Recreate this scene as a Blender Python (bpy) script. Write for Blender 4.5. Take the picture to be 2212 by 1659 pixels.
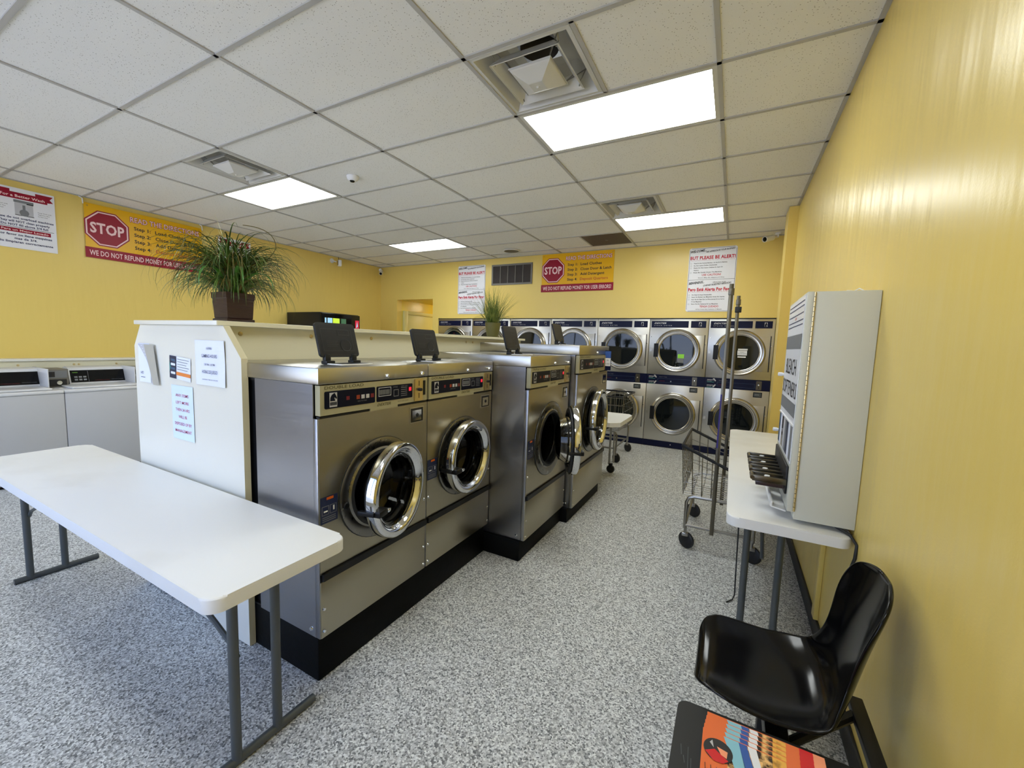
import bpy, bmesh, math, random
from mathutils import Vector, Matrix
random.seed(7)
PI = math.pi
for o in list(bpy.data.objects): bpy.data.objects.remove(o)
SC = bpy.context.scene
COL = SC.collection

# ------------------------------------------------------------------ camera, world, exposure
CZ = 1.48                       # camera height above the floor
def make_camera():
    f, yaw, pitch, roll = 888.088, 0.490481, -0.0963041, 0.0323871
    F = Vector((-math.sin(yaw)*math.cos(pitch), math.cos(yaw)*math.cos(pitch), math.sin(pitch)))
    R = Vector((math.cos(yaw), math.sin(yaw), 0)); U = R.cross(F)
    R2 = R*math.cos(roll)+U*math.sin(roll); U2 = -R*math.sin(roll)+U*math.cos(roll)
    cd = bpy.data.cameras.new('camera'); cd.sensor_fit = 'HORIZONTAL'; cd.sensor_width = 36
    cd.lens = f/2212*36; cd.clip_start = 0.02; cd.clip_end = 200
    co = bpy.data.objects.new('camera', cd); COL.objects.link(co)
    co.matrix_world = Matrix(((R2.x, U2.x, -F.x, 1.39879), (R2.y, U2.y, -F.y, -1.94426), (R2.z, U2.z, -F.z, CZ), (0, 0, 0, 1)))
    SC.camera = co
make_camera()
SC.view_settings.view_transform = 'Standard'; SC.view_settings.look = 'None'
SC.view_settings.exposure = 0.22; SC.view_settings.gamma = 1.0; SC.view_settings.use_curve_mapping = False
LAMP = 10.0                     # radiance of the fluorescent panels
SKY = 3.4                       # daylight outside the shop windows
def make_world():
    w = bpy.data.worlds.new('world'); SC.world = w; w.use_nodes = True
    nt = w.node_tree; nt.nodes.clear()
    out = nt.nodes.new('ShaderNodeOutputWorld'); bg = nt.nodes.new('ShaderNodeBackground')
    tc = nt.nodes.new('ShaderNodeTexCoord'); sep = nt.nodes.new('ShaderNodeSeparateXYZ'); cr = nt.nodes.new('ShaderNodeValToRGB')
    nt.links.new(tc.outputs['Generated'], sep.inputs[0]); nt.links.new(sep.outputs['Z'], cr.inputs[0])
    cr.color_ramp.elements[0].position = 0.0; cr.color_ramp.elements[0].color = (0.62, 0.74, 1.0, 1)
    cr.color_ramp.elements[1].position = 0.6; cr.color_ramp.elements[1].color = (0.30, 0.50, 1.0, 1)
    nt.links.new(cr.outputs[0], bg.inputs[0]); bg.inputs[1].default_value = SKY
    nt.links.new(bg.outputs[0], out.inputs[0])
make_world()
SUN = bpy.data.lights.new('sun', 'SUN'); SUN.energy = 16; SUN.angle = 0.01; SUN.color = (1, 0.96, 0.9)
so = bpy.data.objects.new('sun', SUN); COL.objects.link(so); so.rotation_euler = (math.radians(-4), math.radians(48), 0)

# ------------------------------------------------------------------ materials
MATS = {}
def s2l(c): return tuple((x/12.92 if x <= 0.04045 else ((x+0.055)/1.055)**2.4) for x in c)
def rgb(r, g, b): return s2l((r/255, g/255, b/255))
def mat(name, col, rough=0.5, metal=0.0, spec=0.5, emit=None, estr=0, bump=None, coat=0, trans=0, ior=1.45, scale=None):
    m = bpy.data.materials.new(name); m.use_nodes = True; MATS[name] = m
    b = m.node_tree.nodes['Principled BSDF']
    b.inputs['Base Color'].default_value = (*col, 1); b.inputs['Roughness'].default_value = rough
    b.inputs['Metallic'].default_value = metal; b.inputs['Specular IOR Level'].default_value = spec
    b.inputs['Coat Weight'].default_value = coat; b.inputs['Coat Roughness'].default_value = 0.08
    if trans: b.inputs['Transmission Weight'].default_value = trans; b.inputs['IOR'].default_value = ior
    if emit: b.inputs['Emission Color'].default_value = (*emit, 1); b.inputs['Emission Strength'].default_value = estr
    if bump:                                                    # (scale xyz, strength, distance)
        N = m.node_tree.nodes; L = m.node_tree.links
        tc = N.new('ShaderNodeTexCoord'); mp = N.new('ShaderNodeMapping'); mp.inputs['Scale'].default_value = bump[0]
        nz = N.new('ShaderNodeTexNoise'); nz.inputs['Scale'].default_value = 1.0; nz.inputs['Detail'].default_value = 3
        bp = N.new('ShaderNodeBump'); bp.inputs['Strength'].default_value = bump[1]; bp.inputs['Distance'].default_value = bump[2]
        L.new(tc.outputs['Object'], mp.inputs[0]); L.new(mp.outputs[0], nz.inputs[0]); L.new(nz.outputs['Fac'], bp.inputs['Height'])
        L.new(bp.outputs[0], b.inputs['Normal'])
    return m
def vary(name, c1, c2, scale, lo=0.35, hi=0.65, detail=4):
    """blend two real surface colours by noise (wear, grain)"""
    m = MATS[name]; N = m.node_tree.nodes; L = m.node_tree.links
    tc = N.new('ShaderNodeTexCoord'); mp = N.new('ShaderNodeMapping'); mp.inputs['Scale'].default_value = scale
    nz = N.new('ShaderNodeTexNoise'); nz.inputs['Scale'].default_value = 1; nz.inputs['Detail'].default_value = detail
    cr = N.new('ShaderNodeValToRGB'); cr.color_ramp.elements[0].position = lo; cr.color_ramp.elements[1].position = hi
    cr.color_ramp.elements[0].color = (*c1, 1); cr.color_ramp.elements[1].color = (*c2, 1)
    L.new(tc.outputs['Object'], mp.inputs[0]); L.new(mp.outputs[0], nz.inputs[0]); L.new(nz.outputs['Fac'], cr.inputs[0])
    L.new(cr.outputs[0], N['Principled BSDF'].inputs['Base Color'])
def steel(name, col, rough, grain, bstr=0.08, rlo=-0.06, rhi=0.08):
    m = mat(name, col, rough, 1.0); N = m.node_tree.nodes; L = m.node_tree.links; b = N['Principled BSDF']
    tc = N.new('ShaderNodeTexCoord'); mp = N.new('ShaderNodeMapping'); mp.inputs['Scale'].default_value = grain
    nz = N.new('ShaderNodeTexNoise'); nz.inputs['Scale'].default_value = 1; nz.inputs['Detail'].default_value = 5
    mr = N.new('ShaderNodeMapRange'); mr.inputs['To Min'].default_value = rough+rlo; mr.inputs['To Max'].default_value = rough+rhi
    bp = N.new('ShaderNodeBump'); bp.inputs['Strength'].default_value = bstr; bp.inputs['Distance'].default_value = 0.002
    L.new(tc.outputs['Object'], mp.inputs[0]); L.new(mp.outputs[0], nz.inputs[0]); L.new(nz.outputs['Fac'], mr.inputs[0])
    L.new(mr.outputs[0], b.inputs['Roughness']); L.new(nz.outputs['Fac'], bp.inputs['Height']); L.new(bp.outputs[0], b.inputs['Normal'])
    return m
steel('steel_front', (0.42, 0.385, 0.29), 0.33, (5, 5, 220), 0.06)  # yellow tint puts the wall's reflection into the base colour
steel('steel_side', (0.36, 0.36, 0.375), 0.30, (4, 4, 160), 0.14)
steel('steel_lid', (0.52, 0.50, 0.45), 0.29, (8, 2, 8), 0.0, -.02, .03)
steel('dryer_steel', (0.58, 0.565, 0.53), 0.30, (220, 6, 6), 0.08)
steel('flange_steel', (0.22, 0.21, 0.19), 0.28, (30, 30, 30), 0.05)
mat('chrome', (0.74, 0.75, 0.77), 0.06, 1.0)
mat('satin_ring', (0.55, 0.52, 0.46), 0.22, 1.0)
mat('brass', (0.62, 0.50, 0.27), 0.3, 1.0)
mat('wire_chrome', (0.36, 0.35, 0.33), 0.28, 1.0)
mat('pole_chrome', (0.15, 0.135, 0.105), 0.32, 1.0)
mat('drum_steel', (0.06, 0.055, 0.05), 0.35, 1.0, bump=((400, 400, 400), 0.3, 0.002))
mat('black_plastic', (0.007, 0.007, 0.008), 0.42, spec=0.3)
mat('black_gloss', (0.002, 0.002, 0.0025), 0.13, spec=0.27)
mat('black_rubber', (0.012, 0.012, 0.012), 0.55)
mat('lid_plastic', (0.010, 0.0105, 0.011), 0.4, spec=0.3)
mat('lid_line', (0.05, 0.052, 0.055), 0.45, spec=0.2)
mat('plinth_black', (0.0015, 0.0015, 0.0015), 0.55, spec=0.12, bump=((30, 30, 30), 0.3, 0.004))
mat('grey_metal', (0.085, 0.095, 0.10), 0.4, 0.2)
mat('dark_metal', (0.02, 0.02, 0.022), 0.45, 0.4)
mat('navy', rgb(11, 16, 48), 0.35, spec=0.2)
mat('navy_print', rgb(30, 38, 70), 0.4)
mat('label_black', rgb(10, 13, 30), 0.4, spec=0.15)
mat('panel_beige', rgb(176, 170, 138), 0.35, 0.35)
mat('text_olive', rgb(92, 88, 58), 0.5)
mat('white', (0.80, 0.80, 0.80), 0.4)
mat('print_grey', rgb(120, 122, 126), 0.5)
mat('print_light', rgb(190, 190, 195), 0.5)
mat('red_led', (0.5, 0.01, 0.01), 0.4, emit=(1, 0.03, 0.08), estr=0.55)
mat('button_orange', rgb(140, 50, 20), 0.4)
mat('button_red', rgb(110, 16, 26), 0.4)
mat('teal_print', rgb(40, 120, 120), 0.4)
mat('laminate', (0.76, 0.74, 0.65), 0.25, bump=((14, 14, 14), 0.02, 0.004))
mat('laminate_edge', (0.62, 0.56, 0.36), 0.4)
mat('laminate_cream', (0.70, 0.66, 0.48), 0.32)
mat('paper', (0.76, 0.79, 0.90), 0.55)
mat('paper_blue', (0.66, 0.78, 0.92), 0.55)
mat('paper_back', (0.42, 0.39, 0.31), 0.6)
mat('ink_navy', rgb(40, 48, 90), 0.6)
mat('ink_pink', rgb(190, 80, 110), 0.6)
mat('ink_black', rgb(20, 20, 24), 0.5)
mat('orange_print', rgb(225, 130, 50), 0.5)
mat('table_white', (0.80, 0.80, 0.79), 0.42, bump=((60, 60, 60), 0.12, 0.001))
vary('table_white', (0.80, 0.80, 0.79), (0.72, 0.71, 0.68), (2.2, 3, 2), 0.5, 0.75)
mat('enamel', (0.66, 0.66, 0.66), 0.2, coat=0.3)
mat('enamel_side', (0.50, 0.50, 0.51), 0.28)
mat('enamel_bisque', (0.56, 0.55, 0.49), 0.3)
mat('cabinet_paint', (0.64, 0.64, 0.56), 0.42, bump=((90, 90, 90), 0.1, 0.001))
mat('banner_yellow', rgb(236, 180, 5), 0.30, spec=0.35, bump=((5, 5, 9), 0.2, 0.02))
mat('banner_red', rgb(150, 10, 42), 0.35, spec=0.3, bump=((5, 5, 9), 0.2, 0.02))
mat('banner_pink', rgb(250, 215, 215), 0.5, spec=0.2)
mat('sign_red', rgb(196, 26, 52), 0.4)
mat('sign_white', (0.82, 0.82, 0.86), 0.3)
mat('sign_grey', rgb(205, 207, 214), 0.35)
mat('orange_text', rgb(200, 90, 10), 0.4)
mat('grille_brown', rgb(88, 78, 68), 0.5)
mat('grille_dark', rgb(44, 34, 28), 0.6)
mat('grille_grey', rgb(112, 108, 100), 0.5, 0.2)
mat('vent_white', (0.62, 0.61, 0.57), 0.45)
mat('vent_dark', (0.02, 0.02, 0.02), 0.7)
mat('tbar', (0.46, 0.45, 0.43), 0.5)
mat('soil', (0.02, 0.012, 0.008), 0.9)
mat('pot_brown', rgb(48, 22, 17), 0.35, bump=((6, 6, 90), 0.5, 0.01))
mat('pot_olive', rgb(92, 88, 40), 0.5)
mat('leaf_dark', rgb(52, 84, 26), 0.38); vary('leaf_dark', rgb(30, 58, 14), rgb(92, 120, 44), (9, 9, 9))
mat('leaf_brown', rgb(98, 86, 30), 0.5)
mat('leaf_wide', rgb(70, 118, 40), 0.35)
mat('leaf_grass', rgb(100, 122, 40), 0.45); vary('leaf_grass', rgb(66, 92, 22), rgb(142, 150, 70), (14, 14, 14))
mat('flower_cream', rgb(220, 214, 160), 0.5)
mat('mag_orange', rgb(236, 116, 60), 0.22, coat=0.3)
mat('mag_peach', rgb(250, 160, 120), 0.25)
mat('mag_red', rgb(215, 40, 45), 0.25)
mat('mag_dark', rgb(58, 44, 46), 0.25, coat=0.3)
mat('mag_blue', rgb(52, 92, 170), 0.25, coat=0.3)
mat('mag_sky', rgb(140, 196, 214), 0.25)
mat('mag_photo', rgb(120, 80, 50), 0.25, coat=0.3); vary('mag_photo', rgb(46, 22, 12), rgb(240, 190, 120), (60, 60, 60), 0.42, 0.62)
mat('mag_gold', rgb(236, 180, 80), 0.25); vary('mag_gold', rgb(240, 180, 80), rgb(120, 80, 40), (40, 40, 40), 0.45, 0.7)
mat('screen_blue', (0.1, 0.2, 0.3), 0.3, emit=rgb(150, 190, 215), estr=1.0)
mat('screen_lime', (0.1, 0.2, 0.05), 0.3, emit=rgb(190, 215, 50), estr=1.0)
mat('screen_green', (0.02, 0.05, 0.03), 0.3, emit=rgb(60, 100, 70), estr=0.8)
mat('screen_red', (0.3, 0.02, 0.04), 0.3, emit=rgb(190, 30, 50), estr=0.7)
mat('pole_reflection', rgb(44, 34, 120), 0.35)  # bluish light reflected on the cart pole, painted as a purple strip
mat('lime_sticker', rgb(150, 225, 70), 0.5)
mat('curtain_blue', rgb(60, 84, 110), 0.7)
mat('dark_glass', (0.006, 0.008, 0.009), 0.04, spec=0.55)
mat('door_cream', rgb(214, 206, 140), 0.4)
mat('asphalt', (0.50, 0.50, 0.50), 0.9)
mat('globe_glow', (0.9, 0.9, 0.8), 0.5, emit=(1, 0.93, 0.7), estr=30)
mat('lamp_panel', (0.9, 0.9, 0.9), 0.5, emit=(0.95, 1.0, 0.99), estr=LAMP)

def wall_paint(name, col, strength=0.25):
    m = mat(name, col, 0.30, spec=0.5, coat=0.0); N = m.node_tree.nodes; L = m.node_tree.links; b = N['Principled BSDF']
    tc = N.new('ShaderNodeTexCoord')
    mp = N.new('ShaderNodeMapping'); mp.inputs['Scale'].default_value = (7, 7, 1.3)
    n1 = N.new('ShaderNodeTexNoise'); n1.inputs['Scale'].default_value = 1; n1.inputs['Detail'].default_value = 3
    n2 = N.new('ShaderNodeTexNoise'); n2.inputs['Scale'].default_value = 160; n2.inputs['Detail'].default_value = 2
    b1 = N.new('ShaderNodeBump'); b1.inputs['Strength'].default_value = strength; b1.inputs['Distance'].default_value = 0.03
    b2 = N.new('ShaderNodeBump'); b2.inputs['Strength'].default_value = 0.12; b2.inputs['Distance'].default_value = 0.002
    L.new(tc.outputs['Object'], mp.inputs[0]); L.new(mp.outputs[0], n1.inputs[0]); L.new(tc.outputs['Object'], n2.inputs[0])
    L.new(n1.outputs['Fac'], b1.inputs['Height']); L.new(n2.outputs['Fac'], b2.inputs['Height'])
    L.new(b1.outputs[0], b2.inputs['Normal']); L.new(b2.outputs[0], b.inputs['Normal'])
wall_paint('yellow_wall', rgb(232, 204, 112))
wall_paint('yellow_hall', rgb(232, 205, 70), 0.1)  # wall paint with bounced yellow light mixed into its colour
def floor_mat():
    m = mat('terrazzo_floor', (0.5, 0.5, 0.5), 0.45); N = m.node_tree.nodes; L = m.node_tree.links; b = N['Principled BSDF']
    tc = N.new('ShaderNodeTexCoord')
    v = N.new('ShaderNodeTexVoronoi'); v.inputs['Scale'].default_value = 165; v.inputs['Randomness'].default_value = 1
    sp = N.new('ShaderNodeSeparateColor'); cr = N.new('ShaderNodeValToRGB')
    e = cr.color_ramp.elements; e[0].position = 0.0; e[0].color = (0.10, 0.105, 0.11, 1); e[1].position = 1.0; e[1].color = (0.84, 0.85, 0.82, 1)
    for p, c in ((0.12, 0.20), (0.35, 0.40), (0.62, 0.56), (0.8, 0.70)):
        q = cr.color_ramp.elements.new(p); q.color = (c, c*1.01, c*0.99, 1)
    L.new(tc.outputs['Object'], v.inputs[0]); L.new(v.outputs['Color'], sp.inputs[0]); L.new(sp.outputs[0], cr.inputs[0])
    L.new(cr.outputs[0], b.inputs['Base Color'])
    bp = N.new('ShaderNodeBump'); bp.inputs['Strength'].default_value = 0.35; bp.inputs['Distance'].default_value = 0.003
    L.new(v.outputs['Distance'], bp.inputs['Height']); L.new(bp.outputs[0], b.inputs['Normal'])
floor_mat()
def tile_mat():
    m = mat('ceiling_tile', (0.7, 0.69, 0.66), 0.9, spec=0.1); N = m.node_tree.nodes; L = m.node_tree.links; b = N['Principled BSDF']
    tc = N.new('ShaderNodeTexCoord')
    n = N.new('ShaderNodeTexVoronoi'); n.inputs['Scale'].default_value = 70
    n2 = N.new('ShaderNodeTexNoise'); n2.inputs['Scale'].default_value = 300; n2.inputs['Detail'].default_value = 2
    cr = N.new('ShaderNodeValToRGB'); cr.color_ramp.elements[0].position = 0.09; cr.color_ramp.elements[1].position = 0.20
    cr.color_ramp.elements[0].color = (0.30, 0.28, 0.24, 1); cr.color_ramp.elements[1].color = (0.84, 0.83, 0.80, 1)
    L.new(tc.outputs['Object'], n.inputs[0]); L.new(n.outputs['Distance'], cr.inputs[0]); L.new(cr.outputs[0], b.inputs['Base Color'])
    L.new(tc.outputs['Object'], n2.inputs[0])
    bp = N.new('ShaderNodeBump'); bp.inputs['Strength'].default_value = 0.3; bp.inputs['Distance'].default_value = 0.003
    L.new(n2.outputs['Fac'], bp.inputs['Height']); L.new(bp.outputs[0], b.inputs['Normal'])
tile_mat()
def glass_mat():
    m = bpy.data.materials.new('window_glass'); m.use_nodes = True; MATS['window_glass'] = m
    N = m.node_tree.nodes; L = m.node_tree.links; N.clear()
    out = N.new('ShaderNodeOutputMaterial'); mx = N.new('ShaderNodeMixShader'); t = N.new('ShaderNodeBsdfTransparent'); g = N.new('ShaderNodeBsdfGlossy')
    g.inputs['Roughness'].default_value = 0.02; fr = N.new('ShaderNodeFresnel'); fr.inputs[0].default_value = 1.35
    L.new(fr.outputs[0], mx.inputs[0]); L.new(t.outputs[0], mx.inputs[1]); L.new(g.outputs[0], mx.inputs[2]); L.new(mx.outputs[0], out.inputs[0])
    m2 = m.copy(); m2.name = 'door_glass'; MATS['door_glass'] = m2
    m2.node_tree.nodes['Transparent BSDF'].inputs[0].default_value = (0.35, 0.35, 0.34, 1); m2.node_tree.nodes['Fresnel'].inputs[0].default_value = 1.5
glass_mat()

# ------------------------------------------------------------------ mesh builder
class Fr:                                            # a flat frame: origin, u (right), v (up); n = u x v points out
    def __init__(s, o, u, v): s.o = Vector(o); s.u = Vector(u).normalized(); s.v = Vector(v).normalized(); s.n = s.u.cross(s.v)
    def at(s, x, y, l=0.0): return s.o+s.u*x+s.v*y+s.n*l
TXT = {}
def text_geo(body, bold=0.0, shear=0.0):
    k = (body, bold, shear)
    if k not in TXT:
        c = bpy.data.curves.new('t', 'FONT'); c.body = body; c.offset = bold; c.shear = shear; c.resolution_u = 2; c.space_character = 1.0+1.6*max(0, bold)
        o = bpy.data.objects.new('t', c); m = bpy.data.meshes.new_from_object(o)
        vs = [(v.co.x, v.co.y) for v in m.vertices]; fs = [tuple(p.vertices) for p in m.polygons]
        bpy.data.objects.remove(o); bpy.data.curves.remove(c); bpy.data.meshes.remove(m)
        if not vs: vs = [(0, 0)]
        x0 = min(v[0] for v in vs); x1 = max(v[0] for v in vs); y0 = min(v[1] for v in vs); y1 = max(v[1] for v in vs)
        TXT[k] = (vs, fs, x0, x1, y0, y1)
    return TXT[k]
ORG = {}
class MB:
    def __init__(s, *mats): s.v = []; s.f = []; s.m = []; s.mats = list(mats)
    def mi(s, m):
        if isinstance(m, int): return m
        if m not in s.mats: s.mats.append(m)
        return s.mats.index(m)
    def add(s, vs, fs, m=0):
        b = len(s.v); s.v += [Vector(v) for v in vs]; s.f += [tuple(i+b for i in f) for f in fs]; s.m += [s.mi(m)]*len(fs); return s
    def box(s, x0, x1, y0, y1, z0, z1, m=0, bev=0, seg=2, M=None):
        if bev:
            bm = bmesh.new(); bmesh.ops.create_cube(bm, size=1)
            for v in bm.verts: v.co = Vector(((x0+x1)/2+v.co.x*(x1-x0), (y0+y1)/2+v.co.y*(y1-y0), (z0+z1)/2+v.co.z*(z1-z0)))
            bmesh.ops.bevel(bm, geom=list(bm.edges), offset=bev, segments=seg, profile=0.5, affect='EDGES')
            vs = [v.co.copy() for v in bm.verts]; bm.verts.index_update(); fs = [tuple(v.index for v in f.verts) for f in bm.faces]; bm.free()
        else:
            vs = [Vector((x, y, z)) for x in (x0, x1) for y in (y0, y1) for z in (z0, z1)]
            fs = [(0, 1, 3, 2), (4, 6, 7, 5), (0, 4, 5, 1), (2, 3, 7, 6), (0, 2, 6, 4), (1, 5, 7, 3)]
        if M: vs = [M@v for v in vs]
        return s.add(vs, fs, m)
    def tube(s, pts, r, m=0, n=8, caps=True, closed=False, r1=None):
        pts = [Vector(p) for p in pts]; k = len(pts); rings = []; nrm = None
        for i, p in enumerate(pts):
            a = pts[(i-1) % k] if (i > 0 or closed) else p; b = pts[(i+1) % k] if (i < k-1 or closed) else p
            t = (b-a).normalized()
            if nrm is None:
                nrm = t.orthogonal().normalized()
            else:
                nrm = (nrm-t*nrm.dot(t)); nrm = nrm.normalized() if nrm.length > 1e-6 else t.orthogonal().normalized()
            bi = t.cross(nrm); rr = r if r1 is None else r+(r1-r)*i/(k-1)
            rings.append([p+(nrm*math.cos(2*PI*j/n)+bi*math.sin(2*PI*j/n))*rr for j in range(n)])
        vs = [v for R in rings for v in R]; fs = []
        for i in range(k if closed else k-1):
            a = i*n; b = ((i+1) % k)*n
            for j in range(n): fs.append((a+j, a+(j+1) % n, b+(j+1) % n, b+j))
        if caps and not closed: fs.append(tuple(reversed(range(n)))); fs.append(tuple((k-1)*n+j for j in range(n)))
        return s.add(vs, fs, m)
    def lathe(s, prof, o, axis, m=0, n=48, close=False, ang0=0, mcut=None):
        """prof: list of (radius, height along axis)"""
        o = Vector(o); ax = Vector(axis).normalized(); e1 = ax.orthogonal().normalized()
        if abs(ax.x) > 0.5 and abs(ax.z) < 0.5: e1 = Vector((0, 0, 1))-ax*ax.z; e1.normalize()
        e2 = ax.cross(e1); vs = []; fs = []; k = len(prof)
        for r, h in prof: vs += [o+ax*h+(e1*math.cos(2*PI*j/n)+e2*math.sin(2*PI*j/n))*r for j in range(n)]
        for i in range(k if close else k-1):
            a = i*n; b = ((i+1) % k)*n
            for j in range(n): fs.append((a+j, a+(j+1) % n, b+(j+1) % n, b+j))
        return s.add(vs, fs, m)
    def disc(s, o, axis, r, m=0, n=40):
        o = Vector(o); ax = Vector(axis).normalized(); e1 = ax.orthogonal().normalized(); e2 = ax.cross(e1)
        return s.add([o+(e1*math.cos(2*PI*j/n)+e2*math.sin(2*PI*j/n))*r for j in range(n)], [tuple(range(n))], m)
    def cyl(s, p0, p1, r, m=0, n=16): return s.tube([p0, p1], r, m, n)
    def poly(s, F, pts, m=0, l=0.0, th=0.0):
        k = len(pts)
        if th:
            vs = [F.at(x, y, l-th) for x, y in pts]+[F.at(x, y, l) for x, y in pts]
            fs = [tuple(k+i for i in range(k)), tuple(reversed(range(k)))]+[(i, (i+1) % k, k+(i+1) % k, k+i) for i in range(k)]
        else: vs = [F.at(x, y, l) for x, y in pts]; fs = [tuple(range(k))]
        return s.add(vs, fs, m)
    def rect(s, F, x0, y0, x1, y1, m=0, l=0.0, th=0.0): return s.poly(F, [(x0, y0), (x1, y0), (x1, y1), (x0, y1)], m, l, th)
    def rrect(s, F, x0, y0, x1, y1, r, m=0, l=0.0, th=0.0, n=6): return s.poly(F, rr(x0, y0, x1, y1, r, n), m, l, th)
    def frame(s, F, x0, y0, x1, y1, w, m=0, l=0.0, th=0.0):
        s.rect(F, x0, y0, x1, y0+w, m, l, th); s.rect(F, x0, y1-w, x1, y1, m, l, th)
        s.rect(F, x0, y0+w, x0+w, y1-w, m, l, th); s.rect(F, x1-w, y0+w, x1, y1-w, m, l, th); return s
    def text(s, F, body, x, y, h, m=0, l=0.001, bold=0.0, shear=0.0, w=None, align='l'):
        """h = cap height; w = exact width to fit; (x, y) = baseline start / centre"""
        vs, fs, x0, x1, y0, y1 = text_geo(body, bold, shear)
        sy = h/0.70; sx = sy if w is None else w/max(x1-x0, 1e-6)
        W = (x1-x0)*sx; ox = x if align == 'l' else (x-W/2 if align == 'c' else x-W)
        return s.add([F.at(ox+(a-x0)*sx, y+b*sy, l) for a, b in vs], fs, m)
    def outlined(s, F, body, x, y, h, w, fill, edge, l=.0055, bf=.012, be=.06):
        g = text_geo(body, bf); sx = w/(g[3]-g[2]); sy = h/.70
        for (bo, mm, ll) in ((be, edge, l), (bf, fill, l+.0008)):
            c = bpy.data.curves.new('t', 'FONT'); c.body = body; c.offset = bo; c.resolution_u = 2; c.space_character = 1.0+1.6*bf
            o = bpy.data.objects.new('t', c); me = bpy.data.meshes.new_from_object(o)
            s.add([F.at(x+(v.co.x-g[2])*sx, y+v.co.y*sy, ll) for v in me.vertices], [tuple(p.vertices) for p in me.polygons], mm)
            bpy.data.objects.remove(o); bpy.data.curves.remove(c); bpy.data.meshes.remove(me)
        return s
    def build(s, name, parent=None, smooth=True, angle=0.6, loc=None):
        me = bpy.data.meshes.new(name); off = Vector((0, 0, 0))
        if parent is not None: off = ORG.get(parent.name, Vector((0, 0, 0)))
        elif loc is not None: off = Vector(loc)
        me.from_pydata([v-off for v in s.v], [], s.f)
        for k in s.mats: me.materials.append(MATS[k])
        me.polygons.foreach_set('material_index', s.m)
        if smooth:
            me.polygons.foreach_set('use_smooth', [True]*len(me.polygons)); me.set_sharp_from_angle(angle=angle)
        me.update()
        o = bpy.data.objects.new(name, me); COL.objects.link(o)
        if parent is not None: o.parent = parent; ORG[o.name] = off
        elif loc is not None: o.location = loc; ORG[o.name] = off
        return o
def rr(x0, y0, x1, y1, r, n=6):
    p = []
    for cx, cy, a in ((x1-r, y0+r, -90), (x1-r, y1-r, 0), (x0+r, y1-r, 90), (x0+r, y0+r, 180)):
        for i in range(n+1):
            t = math.radians(a+90*i/n); p.append((cx+r*math.cos(t), cy+r*math.sin(t)))
    return p
def thing(name, label, cat, loc=(0, 0, 0), group=None):
    o = bpy.data.objects.new(name, None); COL.objects.link(o); o.location = loc; o.empty_display_size = 0.1
    ORG[o.name] = Vector(loc); return tag(o, label, cat, group)
def tag(o, label, cat, group=None):
    o['label'] = label; o['category'] = cat
    if group: o['group'] = group
    return o
def struct(o): o['kind'] = 'structure'; return o
def copy_tree(o, parent=None):
    c = o.copy(); COL.objects.link(c); ORG[c.name] = ORG.get(o.name, Vector((0, 0, 0)))
    if parent is not None: c.parent = parent
    for ch in list(o.children): copy_tree(ch, c)
    return c
def dup(root, loc, label, group=None):
    c = copy_tree(root); c.location = loc; c['label'] = label
    if group: c['group'] = group
    return c
Z = Vector((0, 0, 1)); X = Vector((1, 0, 0)); Y = Vector((0, 1, 0))

# ------------------------------------------------------------------ room shell
XL, XR, YB, YF, H = -5.29, 1.888, 4.54, -3.4, 3.0
TX, TY = 1.2192, 0.6096
struct(MB('terrazzo_floor').box(XL-.12, XR+.12, YF-.12, 6.75, -.1, 0).build('floor', smooth=False))
struct(MB('yellow_wall').box(XR, XR+.12, YF-.12, 5.5, 0, H+.2).build('wall_right', smooth=False))
struct(MB('yellow_wall').box(1.80, XR+.001, 3.31, 3.62, 0, H).build('wall_right_column', smooth=False))
struct(MB('yellow_wall').box(XL-.12, XL, YF-.12, 5.5, 0, H+.2).build('wall_left', smooth=False))
HX0, HX1, HZ = -4.83, -3.89, 2.32
wb = MB('yellow_wall')
wb.box(XL, HX0, YB, YB+.14, 0, H); wb.box(HX0, HX1, YB, YB+.14, HZ, H); wb.box(HX1, -3.747, YB, YB+.14, 0, H); wb.box(-3.747, XR, YB, YB+.14, 1.94, H)
wb.box(-3.747, XR, 5.5, 5.6, 0, H)  # unseen filler behind the dryers, added to stop light leaks
struct(wb.build('wall_back', smooth=False))
hw = MB('yellow_hall')
hw.box(HX0-.1, HX0, YB+.14, 6.7, 0, HZ+.1); hw.box(HX1, HX1+.1, YB+.14, 6.7, 0, HZ+.1); hw.box(HX0, HX1, 6.6, 6.7, 0, HZ+.1); hw.box(HX0, HX1, YB+.14, 6.7, HZ, HZ+.1)
struct(hw.build('wall_hallway', smooth=False))
# door in the hallway's left wall
dr = MB('door_cream'); dr.box(HX0+.004, HX0+.045, 4.80, 5.66, .01, 2.04, bev=.004)
d = struct(dr.build('door_1'))
df = MB('door_cream'); df.box(HX0+.001, HX0+.07, 4.70, 4.80, 0, 2.11, bev=.006); df.box(HX0+.001, HX0+.07, 5.66, 5.76, 0, 2.11, bev=.006); df.box(HX0+.001, HX0+.07, 4.80, 5.66, 2.04, 2.11, bev=.006)
df.build('door_frame', d)
kn = MB('brass'); kn.lathe([(.0, .06), (.02, .058), (.028, .045), (.02, .03), (.01, .02), (.01, 0)], (HX0+.045, 5.58, .95), (1, 0, 0), n=20); kn.build('door_knob', d)
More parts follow.
